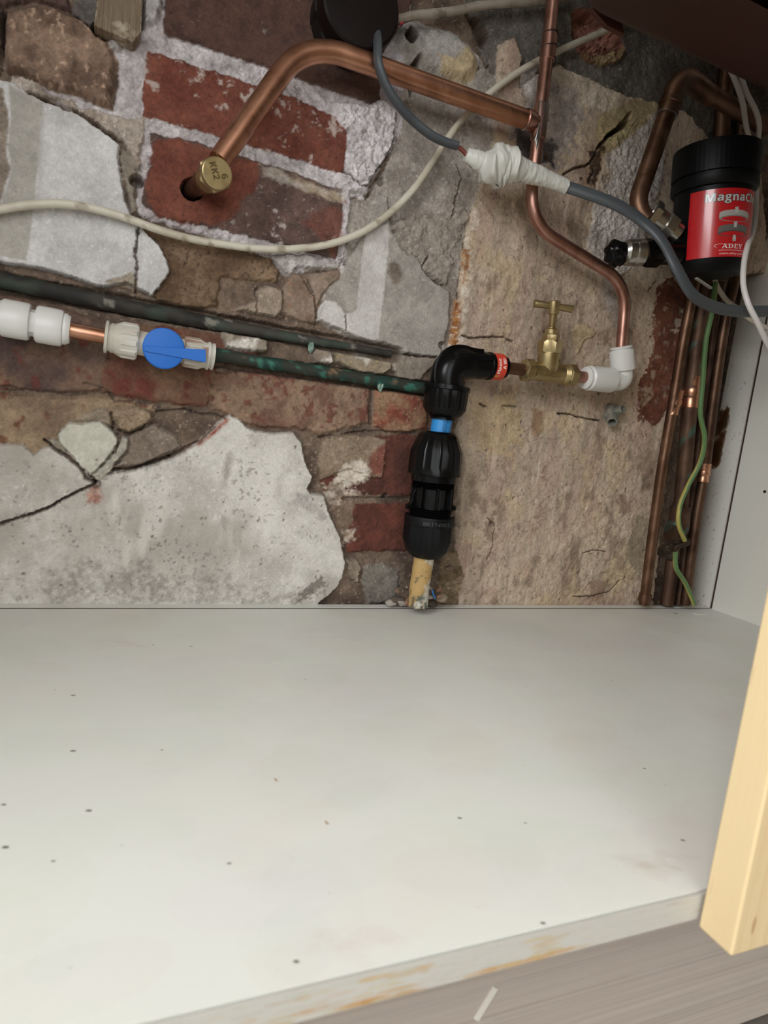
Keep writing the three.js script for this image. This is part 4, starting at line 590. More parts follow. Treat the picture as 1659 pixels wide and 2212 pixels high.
{
  const z = 0.046, a = at(1083, 793, z), b = at(1272, 816, z);
  const s1 = thing('copper_stub', 'short dull copper stub between black elbow and stop valve', 'pipe', a);
  part('pipe', tint(sweep([a, at(1140, 800, z)], 0.0077, 0.0077, 28), copperDull), mDull, s1);
  const s2 = thing('copper_stub', 'short copper stub between stop valve and white elbow', 'pipe', b);
  part('pipe', tint(sweep([at(1228, 811, z), b], 0.0077, 0.0077, 28), copperRose), mDull, s2);
  const t = thing('stop_valve', 'brass stop valve with a tee handle', 'valve', at(1186, 806, z));
  const L0 = at(1150, 801, z), R0 = at(1224, 810, z), ax = R0.clone().sub(L0).normalize(), len = L0.distanceTo(R0);
  const br = (name, A, B, p, o, par = t) => part(name, tint(turn(A, B, p, o), brassCol), mBrass, par);
  br('body', L0, R0, [[0.0118, 0], [0.0118, 0.006], [0.0122, 0.01], [0.0128, len * 0.45], [0.0122, len - 0.009], [0.0112, len - 0.004], [0.0112, len]], { seg: 40 });
  const hexf = (lo, hi) => ({ seg: 48, fn: (th, y, i) => (i >= lo && i <= hi ? facet(6, 0.2)(th) * 1.06 : 1) });
  br('compression_nut', L0.clone().addScaledVector(ax, -0.015), R0, [[0.0105, 0], [0.0128, 0.001], [0.0142, 0.002], [0.0142, 0.013], [0.0128, 0.0142], [0.0108, 0.015]], hexf(2, 5));
  br('compression_nut', R0.clone().addScaledVector(ax, -0.001), R0.clone().addScaledVector(ax, 1), [[0.0112, 0], [0.013, 0.001], [0.0146, 0.002], [0.0146, 0.012], [0.0128, 0.0135], [0.0108, 0.0145]], hexf(2, 5));
  br('thread', R0.clone().addScaledVector(ax, -0.009), R0.clone().addScaledVector(ax, 1), Array.from({ length: 9 }, (_, k) => [k & 1 ? 0.0132 : 0.0124, k * 0.001]), { seg: 32 });
  const c = at(1182, 805, z), top = at(1198, 655, z + 0.006), v = top.clone().sub(c).normalize();
  br('bonnet', c, top, [[0.0128, 0.001], [0.0142, 0.007], [0.0148, 0.018], [0.0146, 0.0245], [0.0136, 0.025], [0.0146, 0.0262], [0.0152, 0.028], [0.0152, 0.039], [0.014, 0.041]], { seg: 48, fn: (th, y, i) => (i >= 6 && i <= 8 ? facet(6, 0.1)(th) * 1.05 : 1) });
  br('gland_nut', c.clone().addScaledVector(v, 0.04), top, [[0.0102, 0], [0.0106, 0.001], [0.0106, 0.008], [0.0092, 0.0092], [0.0088, 0.0095], [0.0088, 0.0145], [0.0068, 0.016]], { seg: 48, fn: (th, y, i) => (i >= 1 && i <= 3 ? facet(6)(th) * 1.06 : 1) });
  const sp = br('spindle', c.clone().addScaledVector(v, 0.053), top, [[0.0062, 0], [0.0062, 0.004], [0.0042, 0.0045], [0.0048, 0.0055], [0.0048, 0.032]], { seg: 24 });
  const hC = at(1196, 664, z + 0.006), h0 = at(1153, 655, z - 0.002), h1 = at(1239, 668, z + 0.014), hv = h1.clone().sub(h0).normalize(), hl = h0.distanceTo(h1);
  const hd = br('tee_handle', h0, h1, [[0.0026, 0], [0.0046, 0.0012], [0.005, 0.003], [0.0042, hl * 0.4], [0.0042, hl * 0.6], [0.005, hl - 0.003], [0.0046, hl - 0.0012], [0.0026, hl]], { seg: 24 });
  br('hub', hC.clone().addScaledVector(v, -0.0085), top.clone().addScaledVector(v, 0.2), [[0.007, 0], [0.0075, 0.001], [0.007, 0.0155], [0.0062, 0.0165]], { seg: 28 });
  const emb = (s, size, P) => { const g = new TextGeometry(s, { font, size, depth: 0.0012, curveSegments: 3, bevelEnabled: false }); g.computeBoundingBox(); const b = g.boundingBox; g.translate(-(b.min.x + b.max.x) / 2, -(b.min.y + b.max.y) / 2, 0); const zz = ax.clone().cross(v).normalize(); g.applyMatrix4(new THREE.Matrix4().makeBasis(ax, zz.clone().cross(ax).normalize(), zz).setPosition(P)); return g; };
  part('raised_lettering', mergeGeometries([emb('EN1213', 0.0052, c.clone().add(V(0.001, -0.003, 0.0115))), emb('02-3', 0.0046, c.clone().addScaledVector(v, 0.0155).add(V(0.003, 0, 0.0122)))]), std(0xa8966c, 0.4, 0.9), t);
}
{
  const z = 0.05, corner = at(962, 783, z), N0 = at(966, 836, z), N1 = at(957, 903, z), E = at(1092, 794, z);
  const t = thing('black_elbow', 'black plastic elbow with a red printed band', 'fitting', N0);
  const h = E.clone().sub(corner), hl = h.length(), hv = h.clone().normalize();
  part('body', sweep(bends([N0.clone().lerp(N1, 0.1), corner.clone().add(V(0.002, 0, 0)), corner.clone().addScaledVector(hv, hl * 0.6)], 0.022, 0.0015), 0.021, 0.021, 36, (i, u) => 1 - 0.18 * ss(0.45, 0.85, u)), mBlack, t);
  part('rib', sweep(bends([N0.clone().add(V(-0.0005, 0, 0.0085)), corner.clone().add(V(-0.003, 0.0025, 0.0085)), corner.clone().addScaledVector(hv, hl * 0.55).add(V(0, 0.002, 0.0085))], 0.024, 0.0015), 0.0205, 0.002, 24, (i, u) => 1 - 0.16 * ss(0.4, 0.85, u)), mBlack, t);
  part('socket', turn(corner.clone().addScaledVector(hv, hl * 0.38), E, [[0.0165, 0], [0.0178, 0.001], [0.0178, 0.003], [0.0165, 0.004], [0.0163, hl * 0.3], [0.0174, hl * 0.3 + 0.001], [0.0174, hl * 0.3 + 0.004], [0.0162, hl * 0.3 + 0.005], [0.0152, hl * 0.5], [0.0152, hl * 0.56]], { seg: 44 }), mBlack, t);
  part('collet', turn(corner.clone().addScaledVector(hv, hl * 0.92), E, [[0.0128, 0], [0.0134, 0.001], [0.0134, 0.0055], [0.0118, 0.0065]], { seg: 40 }), mBlack, t);
  const lab = canvasTex(1024, 256, (g, w, hh) => { g.fillStyle = '#d8432f'; g.fillRect(0, 0, w, hh); g.fillStyle = '#e08a3a'; g.fillRect(w * 0.22, 0, w * 0.06, hh * 0.5); g.fillStyle = '#f4efe8'; g.font = 'bold 112px sans-serif'; g.textBaseline = 'middle'; g.textAlign = 'left'; g.fillText('Please', w * 0.3, hh * 0.28); g.fillText('A Wr', w * 0.42, hh * 0.76); });
  // band: partial revolution, u along the circumference, v along the pipe
  const band = (A, dirv, r, w, th0, th1) => { const n = 48, pos = [], uv = [], idx = []; const N = V(0, 0, 1).addScaledVector(dirv, -dirv.z).normalize(), S = dirv.clone().cross(N); for (let i = 0; i <= n; i++) for (let k = 0; k < 2; k++) { const th = th0 + (th1 - th0) * i / n; const q = A.clone().addScaledVector(dirv, k * w).addScaledVector(N, Math.cos(th) * r).addScaledVector(S, Math.sin(th) * r); pos.push(q.x, q.y, q.z); uv.push(i / n, 1 - k); } for (let i = 0; i < n; i++) { const p = i * 2; idx.push(p, p + 1, p + 2, p + 1, p + 3, p + 2); } const g = new THREE.BufferGeometry(); g.setAttribute('position', new THREE.Float32BufferAttribute(pos, 3)); g.setAttribute('uv', new THREE.Float32BufferAttribute(uv, 2)); g.setIndex(idx); g.computeVertexNormals(); return g; };
  part('printed_band', band(corner.clone().addScaledVector(hv, hl * 0.745), hv, 0.0166, hl * 0.165, 1.75, -1.9), std(0xffffff, 0.35, 0, { map: lab, side: THREE.DoubleSide }), t, 'red band reading Please A Wr');
  // ribbed nut under the elbow
  const dn = N1.clone().sub(N0).normalize(), nl = N0.distanceTo(N1);
  const ribbed = (n, amp, lo, hi) => (th, y, i) => { if (i < lo || i > hi) return 1; const f = facet(n)(th), w = Math.PI * 2 / n, a = (th % w) / w; return f * 1.03 + (Math.abs(a - 0.5) < 0.08 ? amp : 0); };
  part('nut', turn(N0.clone().addScaledVector(dn, -0.002), N1, [[0.024, 0], [0.0285, 0.001], [0.0285, 0.006], [0.0268, 0.0068], [0.0262, nl * 0.75], [0.022, nl * 0.93], [0.0195, nl], [0.0165, nl + 0.002], [0.0165, nl + 0.004]], { seg: 96, fn: ribbed(10, 0.035, 4, 6) }), mBlack, t);
  const bp = thing('blue_pipe', 'short blue water pipe printed in black', 'pipe', N1);
  const blt = canvasTex(512, 256, (g, w, hh) => { g.fillStyle = '#2e8bd0'; g.fillRect(0, 0, w, hh); g.save(); g.translate(w * 0.24, hh * 0.5); g.rotate(Math.PI / 2); g.fillStyle = '#16202a'; g.font = 'italic 62px sans-serif'; g.textAlign = 'center'; g.textBaseline = 'middle'; g.fillText('25mm', -10, 0); g.restore(); });
  const B0 = at(957, 895, z), B1 = at(949, 945, z), bg = sweep([B0, B1], 0.0126, 0.0126, 48); { const u = bg.attributes.uv, L = B0.distanceTo(B1); for (let i = 0; i < u.count; i++) u.setXY(i, u.getX(i), 1 - u.getY(i) / L); }
  part('pipe', bg, std(0xffffff, 0.45, 0, { map: blt }), bp);
  const c = thing('black_coupler', 'large black compression coupler below the blue pipe', 'fitting', at(920, 1200, z));
  const C0 = at(947.5, 934, z), C1 = at(920, 1200, z), cd = C1.clone().sub(C0).normalize(), cl = C0.distanceTo(C1), at2 = (f) => C0.clone().addScaledVector(cd, cl * f);
  part('nut', turn(C0, C1, [[0.0168, -0.001], [0.02, 0], [0.0235, cl * 0.02], [0.0318, cl * 0.15], [0.0325, cl * 0.27], [0.0335, cl * 0.31], [0.0335, cl * 0.335], [0.029, cl * 0.34], [0.0285, cl * 0.39]], { seg: 120, fn: ribbed(10, 0.018, 2, 5) }), mBlack, c);
  const th = []; for (let k = 0; k < 9; k++) th.push([k & 1 ? 0.0258 : 0.0278, cl * (0.395 + k * 0.006)]);
  part('thread', turn(C0, C1, th, { seg: 60 }), mBlack, c);
  part('barrel', turn(C0, C1, [[0.0245, cl * 0.43], [0.0245, cl * 0.6]], { seg: 60, fn: (a) => facet(8)(a) }), mBlack, c);
  for (let k = 0; k < 8; k++) { const a = k / 8 * Math.PI * 2 + 0.2, N = V(0, 0, 1).addScaledVector(cd, -cd.z).normalize(), S = cd.clone().cross(N); const d = N.multiplyScalar(Math.cos(a)).addScaledVector(S, Math.sin(a)); const g = new RoundedBoxGeometry(0.0035, cl * 0.17, 0.007, 2, 0.001); g.applyMatrix4(new THREE.Matrix4().makeBasis(cd.clone().negate().cross(d), cd.clone().negate(), d).setPosition(at2(0.515).addScaledVector(d, 0.0245))); part('fin', g, mBlack, c); }
  for (const s of [-1, 1]) { const N = V(0, 0, 1).addScaledVector(cd, -cd.z).normalize(), d = cd.clone().cross(N).multiplyScalar(s); const sh = new THREE.Shape(); sh.moveTo(0, -cl * 0.075); sh.quadraticCurveTo(0.004, -cl * 0.05, 0.0035, 0); sh.quadraticCurveTo(0.005, cl * 0.05, 0.0105, cl * 0.06); sh.lineTo(0.0105, cl * 0.085); sh.lineTo(0, cl * 0.085); const g = new THREE.ExtrudeGeometry(sh, { depth: 0.004, bevelEnabled: true, bevelSize: 0.0006, bevelThickness: 0.0006, bevelSegments: 2 }); g.translate(0.0235, 0, -0.002); const zz = d.clone().cross(cd); g.applyMatrix4(new THREE.Matrix4().makeBasis(d, cd, zz).setPosition(at2(0.53))); part('side_lug', g, mBlack, c); }
  const th2 = []; for (let k = 0; k < 9; k++) th2.push([k & 1 ? 0.0258 : 0.0282, cl * (0.6 + k * 0.0095)]);
  part('thread', turn(C0, C1, th2, { seg: 60 }), mBlack, c);
  const low = part('nut', turn(C0, C1, [[0.028, cl * 0.665], [0.0318, cl * 0.668], [0.0322, cl * 0.68], [0.0322, cl * 0.735], [0.031, cl * 0.74], [0.0312, cl * 0.86], [0.0265, cl * 0.95], [0.019, cl * 1.005], [0.0165, cl * 1.01]], { seg: 120, fn: ribbed(10, 0.012, 5, 7) }), mBlackMatt, c);
  // raised ring lettering
  { const N = V(0, 0, 1).addScaledVector(cd, -cd.z).normalize(), S = cd.clone().cross(N); const gs = []; [...'COUPLING'].forEach((ch, k) => { const g = new TextGeometry(ch, { font, size: 0.0042, depth: 0.0006, curveSegments: 3, bevelEnabled: false }); g.translate(-0.0016, -0.002, 0); const a = -0.35 + k * 0.14, d = N.clone().multiplyScalar(Math.cos(a)).addScaledVector(S, Math.sin(a)); const y = cd.clone(); g.applyMatrix4(new THREE.Matrix4().makeBasis(y.clone().cross(d), y, d).setPosition(at2(0.71).addScaledVector(d, 0.0321))); gs.push(g); }); part('raised_lettering', mergeGeometries(gs), std(0x3a3b3d, 0.5), low); }
  const q = thing('painted_lead_pipe', 'stub of old supply pipe with flaking cream paint', 'pipe', at(907, 1300, z));
  const fl = (() => { const a = C(0xb5955f), b = C(0xc9c2b4), d = C(0x6d5a45), g = C(0x4c5a50); const y0 = at(907, 1285, z).y; return (x, y, zz) => { let v = mix(a, b, ss(-0.02, 0.08, nz(x, y, zz, 45) + (x - at(905, 1250, z).x) * 22)); v = mix(v, d, ss(0.22, 0.4, nz(x, y + 1, zz, 140))); return mix(v, g, ss(0.012, -0.004, y - y0) * ss(-0.2, 0.2, nz(x, y, zz, 160))); }; })();
  part('pipe', tint(sweep([at(919, 1188, z), at(912, 1230, z), at(905, 1275, z), at(903, 1309, z)].reduce((o, p, i, a) => { if (i) for (let k = 1; k <= 14; k++) o.push(a[i - 1].clone().lerp(p, k / 14)); else o.push(p); return o; }, []), 0.0128, 0.0128, 40, (i, u, a) => 1 + 0.015 * vn(u * 40, a * 3)), fl), new THREE.MeshStandardMaterial({ vertexColors: true, roughness: 0.7 }), q);
}
// rubble around the foot of the old pipe
{
  const r = rng(77), cols = [0x8a7b6a, 0xa39a90, 0x6d5b4c, 0x8d6a58, 0x5c5148];
  const spots = []; for (let k = 0; k < 34; k++) spots.push([852 + r() * 120, 1268 + r() * 40, 0.0015 + r() * r() * 0.0065]);
  spots.push([860, 1296, 0.008], [955, 1292, 0.008], [845, 1302, 0.006], [972, 1228, 0.006], [880, 1300, 0.007], [930, 1303, 0.008]);
  spots.forEach(([px, py, s], k) => {
    const p = at(px, Math.min(py, 1304), 0.02 + r() * 0.02); const g = new THREE.IcosahedronGeometry(s, 2), a = g.attributes.position; for (let i = 0; i < a.count; i++) { const v = V().fromBufferAttribute(a, i); const m = 0.7 + 0.55 * (0.5 + 0.5 * vn(v.x / s * 1.3 + k * 5, v.y / s * 1.3 + v.z / s)); a.setXYZ(i, v.x * m * 1.2, v.y * m * 0.75, v.z * m); } g.computeVertexNormals(); p.y = Math.max(p.y, s * 0.5); g.translate(p.x, p.y, p.z);
    const t = thing('rubble_piece', `${s > 0.004 ? 'larger' : 'small'} ${['tan', 'pale grey', 'dark brown', 'brick red', 'grey brown'][k % 5]} crumb in the rubble at the old supply pipe foot`, 'rubble', p, { group: `${s > 0.004 ? 'larger' : 'small'} ${['tan', 'pale grey', 'dark brown', 'brick red', 'grey brown'][k % 5]} rubble at the pipe foot` }); part('stone', g, std(cols[k % 5], 0.95), t);
  });
  const b = thing('blue_shaving', 'thin curl of blue plastic lying in the rubble', 'shaving', at(937, 1282, 0.03));
  part('curl', sweep(smooth([at(934, 1274, 0.045), at(936, 1283, 0.047), at(940, 1293, 0.045)]), 0.0012, 0.0006, 8), std(0x2e78c0, 0.5), b);
  const f = onY(1512, 1326, 0.001), f1 = onY(1495, 1322, 0.0008), f2 = onY(1530, 1330, 0.0008);
  const ch = thing('white_chip', 'sliver of white laminate lying in the back corner of the base', 'chip', f);
  part('sliver', (() => { const g = new THREE.BoxGeometry(f1.distanceTo(f2), 0.0012, 0.005); g.rotateY(-0.25); g.translate(f.x, 0.0009, f.z); return g; })(), std(0xd8d6cf, 0.6), ch);
}

// ------------------------------------------------------------------ left: old pipes, push fit coupler, lever valve
{
  const oldCol = (() => { const a = C(0x2a2826), b = C(0x454039), g = C(0x465248), w = C(0x8f8a80); return (x, y, z) => { let v = mix(a, b, ss(-0.4, 0.4, nz(x, y, z, 40))); v = mix(v, g, ss(0.02, 0.4, nz(x + 4, y, z, 30)) * 0.75); return mix(v, w, ss(0.36, 0.5, nz(x, y + 6, z, 90)) * 0.8); }; })();
  const verd = (() => { const a = C(0x33352c), b = C(0x1c3a33), g = C(0x3c7364), w = C(0x8a6f55); return (x, y, z) => { let v = mix(a, b, ss(-0.3, 0.2, nz(x, y, z, 60))); v = mix(v, g, ss(0.15, 0.45, nz(x + 4, y, z, 110))); return mix(v, w, ss(0.3, 0.45, nz(x, y + 6, z, 60)) * 0.8); }; })();
  const m = new THREE.MeshStandardMaterial({ vertexColors: true, roughness: 0.72, metalness: 0.15 });
  const lumpy = (i, u, th) => 1 + 0.05 * vn(u * 90, th * 2);
  const P = []; for (let k = -64; k <= 160; k++) { const u = k / 160; P.push(at(-70 + u * 915, 590 + u * 174 + 8 * Math.sin(u * 3.1), 0.002 - 0.004 * u)); }
  const t = thing('blackened_pipe', 'blackened old copper pipe half buried under the plaster', 'pipe', at(400, 670, 0.0));
  part('pipe', tint(sweep(P, 0.0082, 0.0082, 24, (i, u, th) => lumpy(i, u, th) * (1 - 0.45 * ss(0.6, 1, u))), oldCol), m, t);
  const Q = []; for (let k = 0; k <= 100; k++) { const u = k / 100; Q.push(at(440 + u * 495, 762 + u * 80, 0.003 + 0.004 * (1 - u))); }
  const t2 = thing('verdigris_pipe', 'old copper pipe crusted with green verdigris', 'pipe', at(690, 803, 0.004));
  part('pipe', tint(sweep(Q, 0.0074, 0.0074, 24, lumpy), verd), m, t2);
  const clipm = new THREE.MeshStandardMaterial({ color: 0x7d9488, roughness: 0.4 });
  for (const [px, py, par] of [[673, 744, t], [825, 828, t2]]) { const p = at(px, py, 0.012); part('pipe_clip', (() => { const g = new THREE.IcosahedronGeometry(0.0065, 3), q = g.attributes.position; for (let i = 0; i < q.count; i++) { const x = q.getX(i), y = q.getY(i), z = q.getZ(i), k = 0.75 + 0.4 * vn(x * 260 + px, y * 260 + z * 200); q.setXYZ(i, x * k * 0.75, y * k * 1.3, z * k * 0.7); } g.computeVertexNormals(); g.translate(p.x, p.y - 0.004, p.z - 0.004); return g; })(), clipm, par, 'pale green corroded clip'); }
}
{
  const z = 0.036, q = (px) => at(px, 684.5 + px * 0.1875, z), A = q(-8), B = q(155), d = q(300).sub(q(0)).normalize();
  const len = (a, b) => q(a).distanceTo(q(b));
  const t = thing('white_coupler', 'white push fit coupler on the copper stub', 'fitting', q(74));
  const bar = (a, b, r) => { const l = len(a, b); return turn(q(a), q(b), [[r * 0.93, 0], [r, 0.0015], [r * 1.01, l * 0.5], [r, l - 0.002], [r * 0.93, l]], { seg: 44 }); };
  part('inlet_pipe', tint(sweep([0, 0.5, 1].map((k) => q(-420).lerp(q(-4), k)), 0.0073, 0.0073, 28), copperBright), mBright, t); part('collet', bar(-14, 5, 0.0155), mFit, t); part('socket', bar(3, 65, 0.0178), mFit, t);
  part('neck', turn(q(60), q(90), [[0.0128, 0], [0.0128, len(60, 90)]], { seg: 8, crease: 0.3 }), mFit, t);
  part('socket', bar(78, 136, 0.0178), mFit, t); part('collet', bar(134, 148, 0.0152), mFit, t); part('collet_lip', bar(144, 152, 0.0142), mFit, t);
  const s = thing('copper_stub', 'short bright copper stub between the two white fittings', 'pipe', q(190));
  part('pipe', tint(sweep([0, 0.25, 0.5, 0.75, 1].map((k) => q(148).lerp(q(232), k)), 0.0073, 0.0073, 28), copperBright), mBright, s);
  // lever valve
  const v = thing('lever_valve', 'stained white plastic valve with a round blue lever', 'valve', q(350));
  const stain = (() => { const a = C(0xd4cfc3), b = C(0xc0b9aa), c = C(0x8a4e36); const y0 = q(0); return (x, y, zz) => mix(mix(a, b, ss(-0.3, 0.4, nz(x, y, zz, 60))), c, ss(0.12, 0.34, nz(x + 2, y, zz, 70) + 0.0) * 0.75); })();
  const cleaner = (() => { const a = C(0xd6d2c8), b = C(0xc4beb1), c = C(0xa5826a); return (x, y, zz) => mix(mix(a, b, ss(-0.3, 0.4, nz(x, y, zz, 60))), c, ss(0.26, 0.45, nz(x + 2, y, zz, 80)) * 0.7); })();
  const m = new THREE.MeshStandardMaterial({ vertexColors: true, roughness: 0.45 });
  const flute = (lo, hi) => (th, y, i) => (i >= lo && i <= hi ? 1 + 0.03 * Math.sign(Math.sin(th * 10)) : 1);
  part('collet', tint(turn(q(226), q(240), [[0.0135, 0], [0.0162, 0.0006], [0.0162, 0.003], [0.0138, 0.0036], [0.0138, 0.0055], [0.0148, 0.006], [0.0148, 0.009]], { seg: 44 }), cleaner), m, v);
  const ln = len(240, 298);
  part('union_nut', tint(turn(q(240), q(298), [[0.0138, 0], [0.0146, 0.003], [0.0172, 0.0085], [0.0178, 0.011], [0.0178, ln - 0.002], [0.0166, ln]], { seg: 120, fn: flute(4, 5) }), cleaner), m, v);
  part('body', tint(turn(q(292), q(440), [[0.0125, 0], [0.0125, len(292, 420)]], { seg: 40 }), stain), m, v);
  const l2 = len(396, 452);
  part('union_nut', tint(turn(q(396), q(460), [[0.0148, 0], [0.0158, 0.002], [0.0158, l2 * 0.6], [0.0138, l2 * 0.78], [0.0136, l2 - 0.002]], { seg: 120, fn: flute(2, 3) }), stain), m, v);
  part('collet', tint(turn(q(446), q(470), [[0.013, 0], [0.0148, 0.0006], [0.0148, 0.0028], [0.0128, 0.0034], [0.0128, 0.0045], [0.0142, 0.005], [0.0142, 0.0076], [0.0122, 0.0082]], { seg: 44 }), cleaner), m, v);
  const blue = std(0x0d68c6, 0.5), hc = at(354, 753, z + 0.023);
  part('valve_neck', tint(turn(at(354, 753, z), hc, [[0.014, 0], [0.014, 0.021]], { seg: 40, facing: V(0, 1, 0) }), stain), m, v);
  const lev = part('lever_disc', turn(hc, hc.clone().add(V(0, 0, 1)), [[0.02, -0.008], [0.0203, -0.006], [0.0203, 0.002], [0.0196, 0.0028], [0.018, 0.0031]], { seg: 72, facing: V(0, 1, 0) }), blue, v, 'round blue lever disc');
  const pts = [[312, 748], [444, 756], [444, 782], [313, 758]].map(([x, y]) => at(x, y, hc.z + 0.004)); const sh = new THREE.Shape(); pts.forEach((p, i) => (i ? sh.lineTo(p.x, p.y) : sh.moveTo(p.x, p.y)));
  const lg = new THREE.ExtrudeGeometry(sh, { depth: 0.0042, bevelEnabled: true, bevelSize: 0.0004, bevelThickness: 0.0005, bevelSegments: 2 }); lg.translate(0, 0, hc.z);
  part('lever', lg, blue, lev);
}

// ------------------------------------------------------------------ magnetic filter and its pipework
{
  const z = 0.092, T = at(1549, 322, z), B = at(1527, 597, z), d = B.clone().sub(T).normalize(), L = T.distanceTo(B);
  const t = thing('filter_canister', 'black cylindrical filter canister with a red label', 'filter', B);
  const R = 0.052, r = 0.0462;
  part('body', turn(T, B, [[r * 1.02, L * 0.3], [r * 1.02, L * 0.5], [r, L * 0.86], [r * 0.985, L * 0.92], [r * 0.93, L * 0.965], [r * 0.8, L * 1.0], [r * 0.5, L * 1.01]], { seg: 80 }), mBlackMatt, t);
  part('lid', turn(T, B, [[R * 0.9, 0], [R * 0.985, L * 0.012], [R, L * 0.04], [R * 1.0, L * 0.24], [R * 0.95, L * 0.245], [R * 0.95, L * 0.262], [R * 1.005, L * 0.268], [R * 1.005, L * 0.325], [R * 0.97, L * 0.345], [R * 0.9, L * 0.352]], { seg: 160, fn: (th, y, i) => (i >= 2 && i <= 4 ? 1 + 0.004 * Math.sin(th * 60) : 1) }), mBlackMatt, t);
  const tex = canvasTex(1024, 1024, (g, w, h) => {
    g.fillStyle = '#c81f26'; g.fillRect(0, 0, w, h);
    g.textBaseline = 'middle'; g.textAlign = 'left'; g.font = 'bold 165px sans-serif'; g.save(); g.scale(0.86, 1); g.lineWidth = 16; g.strokeStyle = '#4a4646'; g.strokeText('MagnaClean', w * 0.18, h * 0.125); g.fillStyle = '#d5d5d5'; g.fillText('MagnaClean', w * 0.18, h * 0.125); g.restore();
    const ring = (cx, cy, rx, ry, t1, c1, c2) => { g.fillStyle = c2; g.beginPath(); g.ellipse(cx, cy + t1, rx, ry, 0, 0, 7); g.fill(); g.fillStyle = '#c81f26'; g.beginPath(); g.ellipse(cx, cy + t1 * 1.05, rx * 0.86, ry * 0.72, 0, 0, 7); g.fill(); g.fillStyle = c1; g.beginPath(); g.ellipse(cx, cy, rx, ry, 0, Math.PI, 0); g.lineTo(cx + rx, cy + t1); g.ellipse(cx, cy + t1, rx, ry, 0, 0, Math.PI, true); g.fill(); };
    const cx = w * 0.504; g.fillStyle = '#b8b6b2'; g.fillRect(cx - 22, h * 0.27, 44, h * 0.5);
    ring(cx, h * 0.36, 190, 50, 80, '#b5b3ae', '#8d8b86'); ring(cx, h * 0.57, 190, 50, 90, '#6d6a66', '#55524e'); g.fillStyle = '#c9c7c3'; g.fillRect(cx - 20, h * 0.29, 40, 70); g.fillRect(cx - 18, h * 0.5, 34, 70); g.fillRect(cx - 16, h * 0.68, 30, 55);
    g.fillStyle = '#efece8'; g.font = 'bold 92px serif'; g.fillText('ADEY', w * 0.37, h * 0.845); g.strokeStyle = '#efece8'; g.lineWidth = 5; g.beginPath(); g.ellipse(w * 0.4, h * 0.845, 110, 34, 0.12, 2.4, 5.2); g.stroke();
    g.fillRect(w * 0.34, h * 0.9, w * 0.42, 6); g.font = '44px sans-serif'; g.fillText('www.adey.com', w * 0.35, h * 0.95);
  });
  const n = 60, pos = [], uv = [], idx = []; const N = V(0, 0, 1).addScaledVector(d, -d.z).normalize(), S = d.clone().cross(N); const th0 = 1.42, th1 = -0.98;
  const skew = (v) => (v - 0.5) * 0.0;
  for (let i = 0; i <= n; i++) for (let k = 0; k <= 6; k++) { const v = k / 6, th = th0 + (th1 - th0) * i / n + skew(v), rr = r * 1.02 * 1.004 - (v > 0.4 ? r * 0.02 * (v - 0.4) : 0) + 0.0002; const q = T.clone().addScaledVector(d, L * (0.385 + 0.515 * v)).addScaledVector(N, Math.cos(th) * rr).addScaledVector(S, Math.sin(th) * rr); pos.push(q.x, q.y, q.z); uv.push(i / n, 1 - v); }
  for (let i = 0; i < n; i++) for (let k = 0; k < 6; k++) { const p = i * 7 + k, q = p + 7; idx.push(p, p + 1, q, p + 1, q + 1, q); }
  const g = new THREE.BufferGeometry(); g.setAttribute('position', new THREE.Float32BufferAttribute(pos, 3)); g.setAttribute('uv', new THREE.Float32BufferAttribute(uv, 2)); g.setIndex(idx); g.computeVertexNormals();
  part('label_sheet', g, new THREE.MeshPhysicalMaterial({ map: tex, roughness: 0.3, clearcoat: 0.6, clearcoatRoughness: 0.12, side: THREE.DoubleSide }), t, 'glossy red label with silver lettering');
  const tag = at(1520, 612, 0.105); part('drain_tab', (() => { const gg = new THREE.BoxGeometry(0.03, 0.002, 0.004); gg.rotateZ(-0.25); gg.translate(tag.x, tag.y, tag.z); return gg; })(), std(0x9a9890, 0.5), t);

  const e = thing('bronzed_pipe', 'dark bronzed copper pipe with an elbow beside the canister', 'pipe', at(1440, 253, 0.1));
  const zz = 0.075;
  part('pipe', cop(bends([at(1398, 476, 0.085), at(1372, 444, zz), at(1443, 238, zz)], 0.02), 0.0112, copperDull), mDull, e);
  part('elbow', cop(bends([at(1440, 250, zz), at(1468, 158, zz), at(1535, 207, 0.06)], 0.03, 0.002), 0.0132, copperDull), mDull, e);
  part('elbow_bead', tint(turn(at(1446, 228, zz), at(1450, 214, zz), [[0.0132, 0], [0.0142, 0.001], [0.0142, 0.005], [0.0132, 0.006]], { seg: 32 }), copperDull), mDull, e);
  part('solder_line', sweep([at(1438.5, 251, zz), at(1439, 249.4, zz)], 0.0136, 0.0136, 28), mSolder, e);
  part('pipe', cop([at(1524, 199, 0.062), at(1580, 230, 0.052), at(1655, 275, 0.042)], 0.0112, copperDull), mDull, e);
  const v1 = thing('isolating_valve', 'chromed valve joining the bronzed pipe to the canister', 'valve', at(1420, 470, 0.09));
  const a0 = at(1402, 456, 0.083), a1 = at(1462, 505, 0.09), al = a0.distanceTo(a1);
  part('body', turn(a0, a1, [[0.011, 0], [0.0125, 0.002], [0.0125, al]], { seg: 36 }), mChrome, v1);
  part('nut', turn(a0, a1, [[0.013, 0.001], [0.016, 0.002], [0.016, 0.011], [0.013, 0.012]], { seg: 48, fn: (th, y, i) => (i > 0 ? facet(6)(th) * 1.05 : 1) }), mChrome, v1);
  part('nut', turn(a0, a1, [[0.0135, al * 0.5], [0.0165, al * 0.52], [0.0165, al * 0.78], [0.0135, al * 0.8]], { seg: 48, fn: (th, y, i) => (i > 0 ? facet(6, 0.4)(th) * 1.05 : 1) }), mChrome, v1);
  const v2 = thing('isolating_valve', 'chromed valve with a knobbly black cap below the canister inlet', 'valve', at(1380, 550, 0.07));
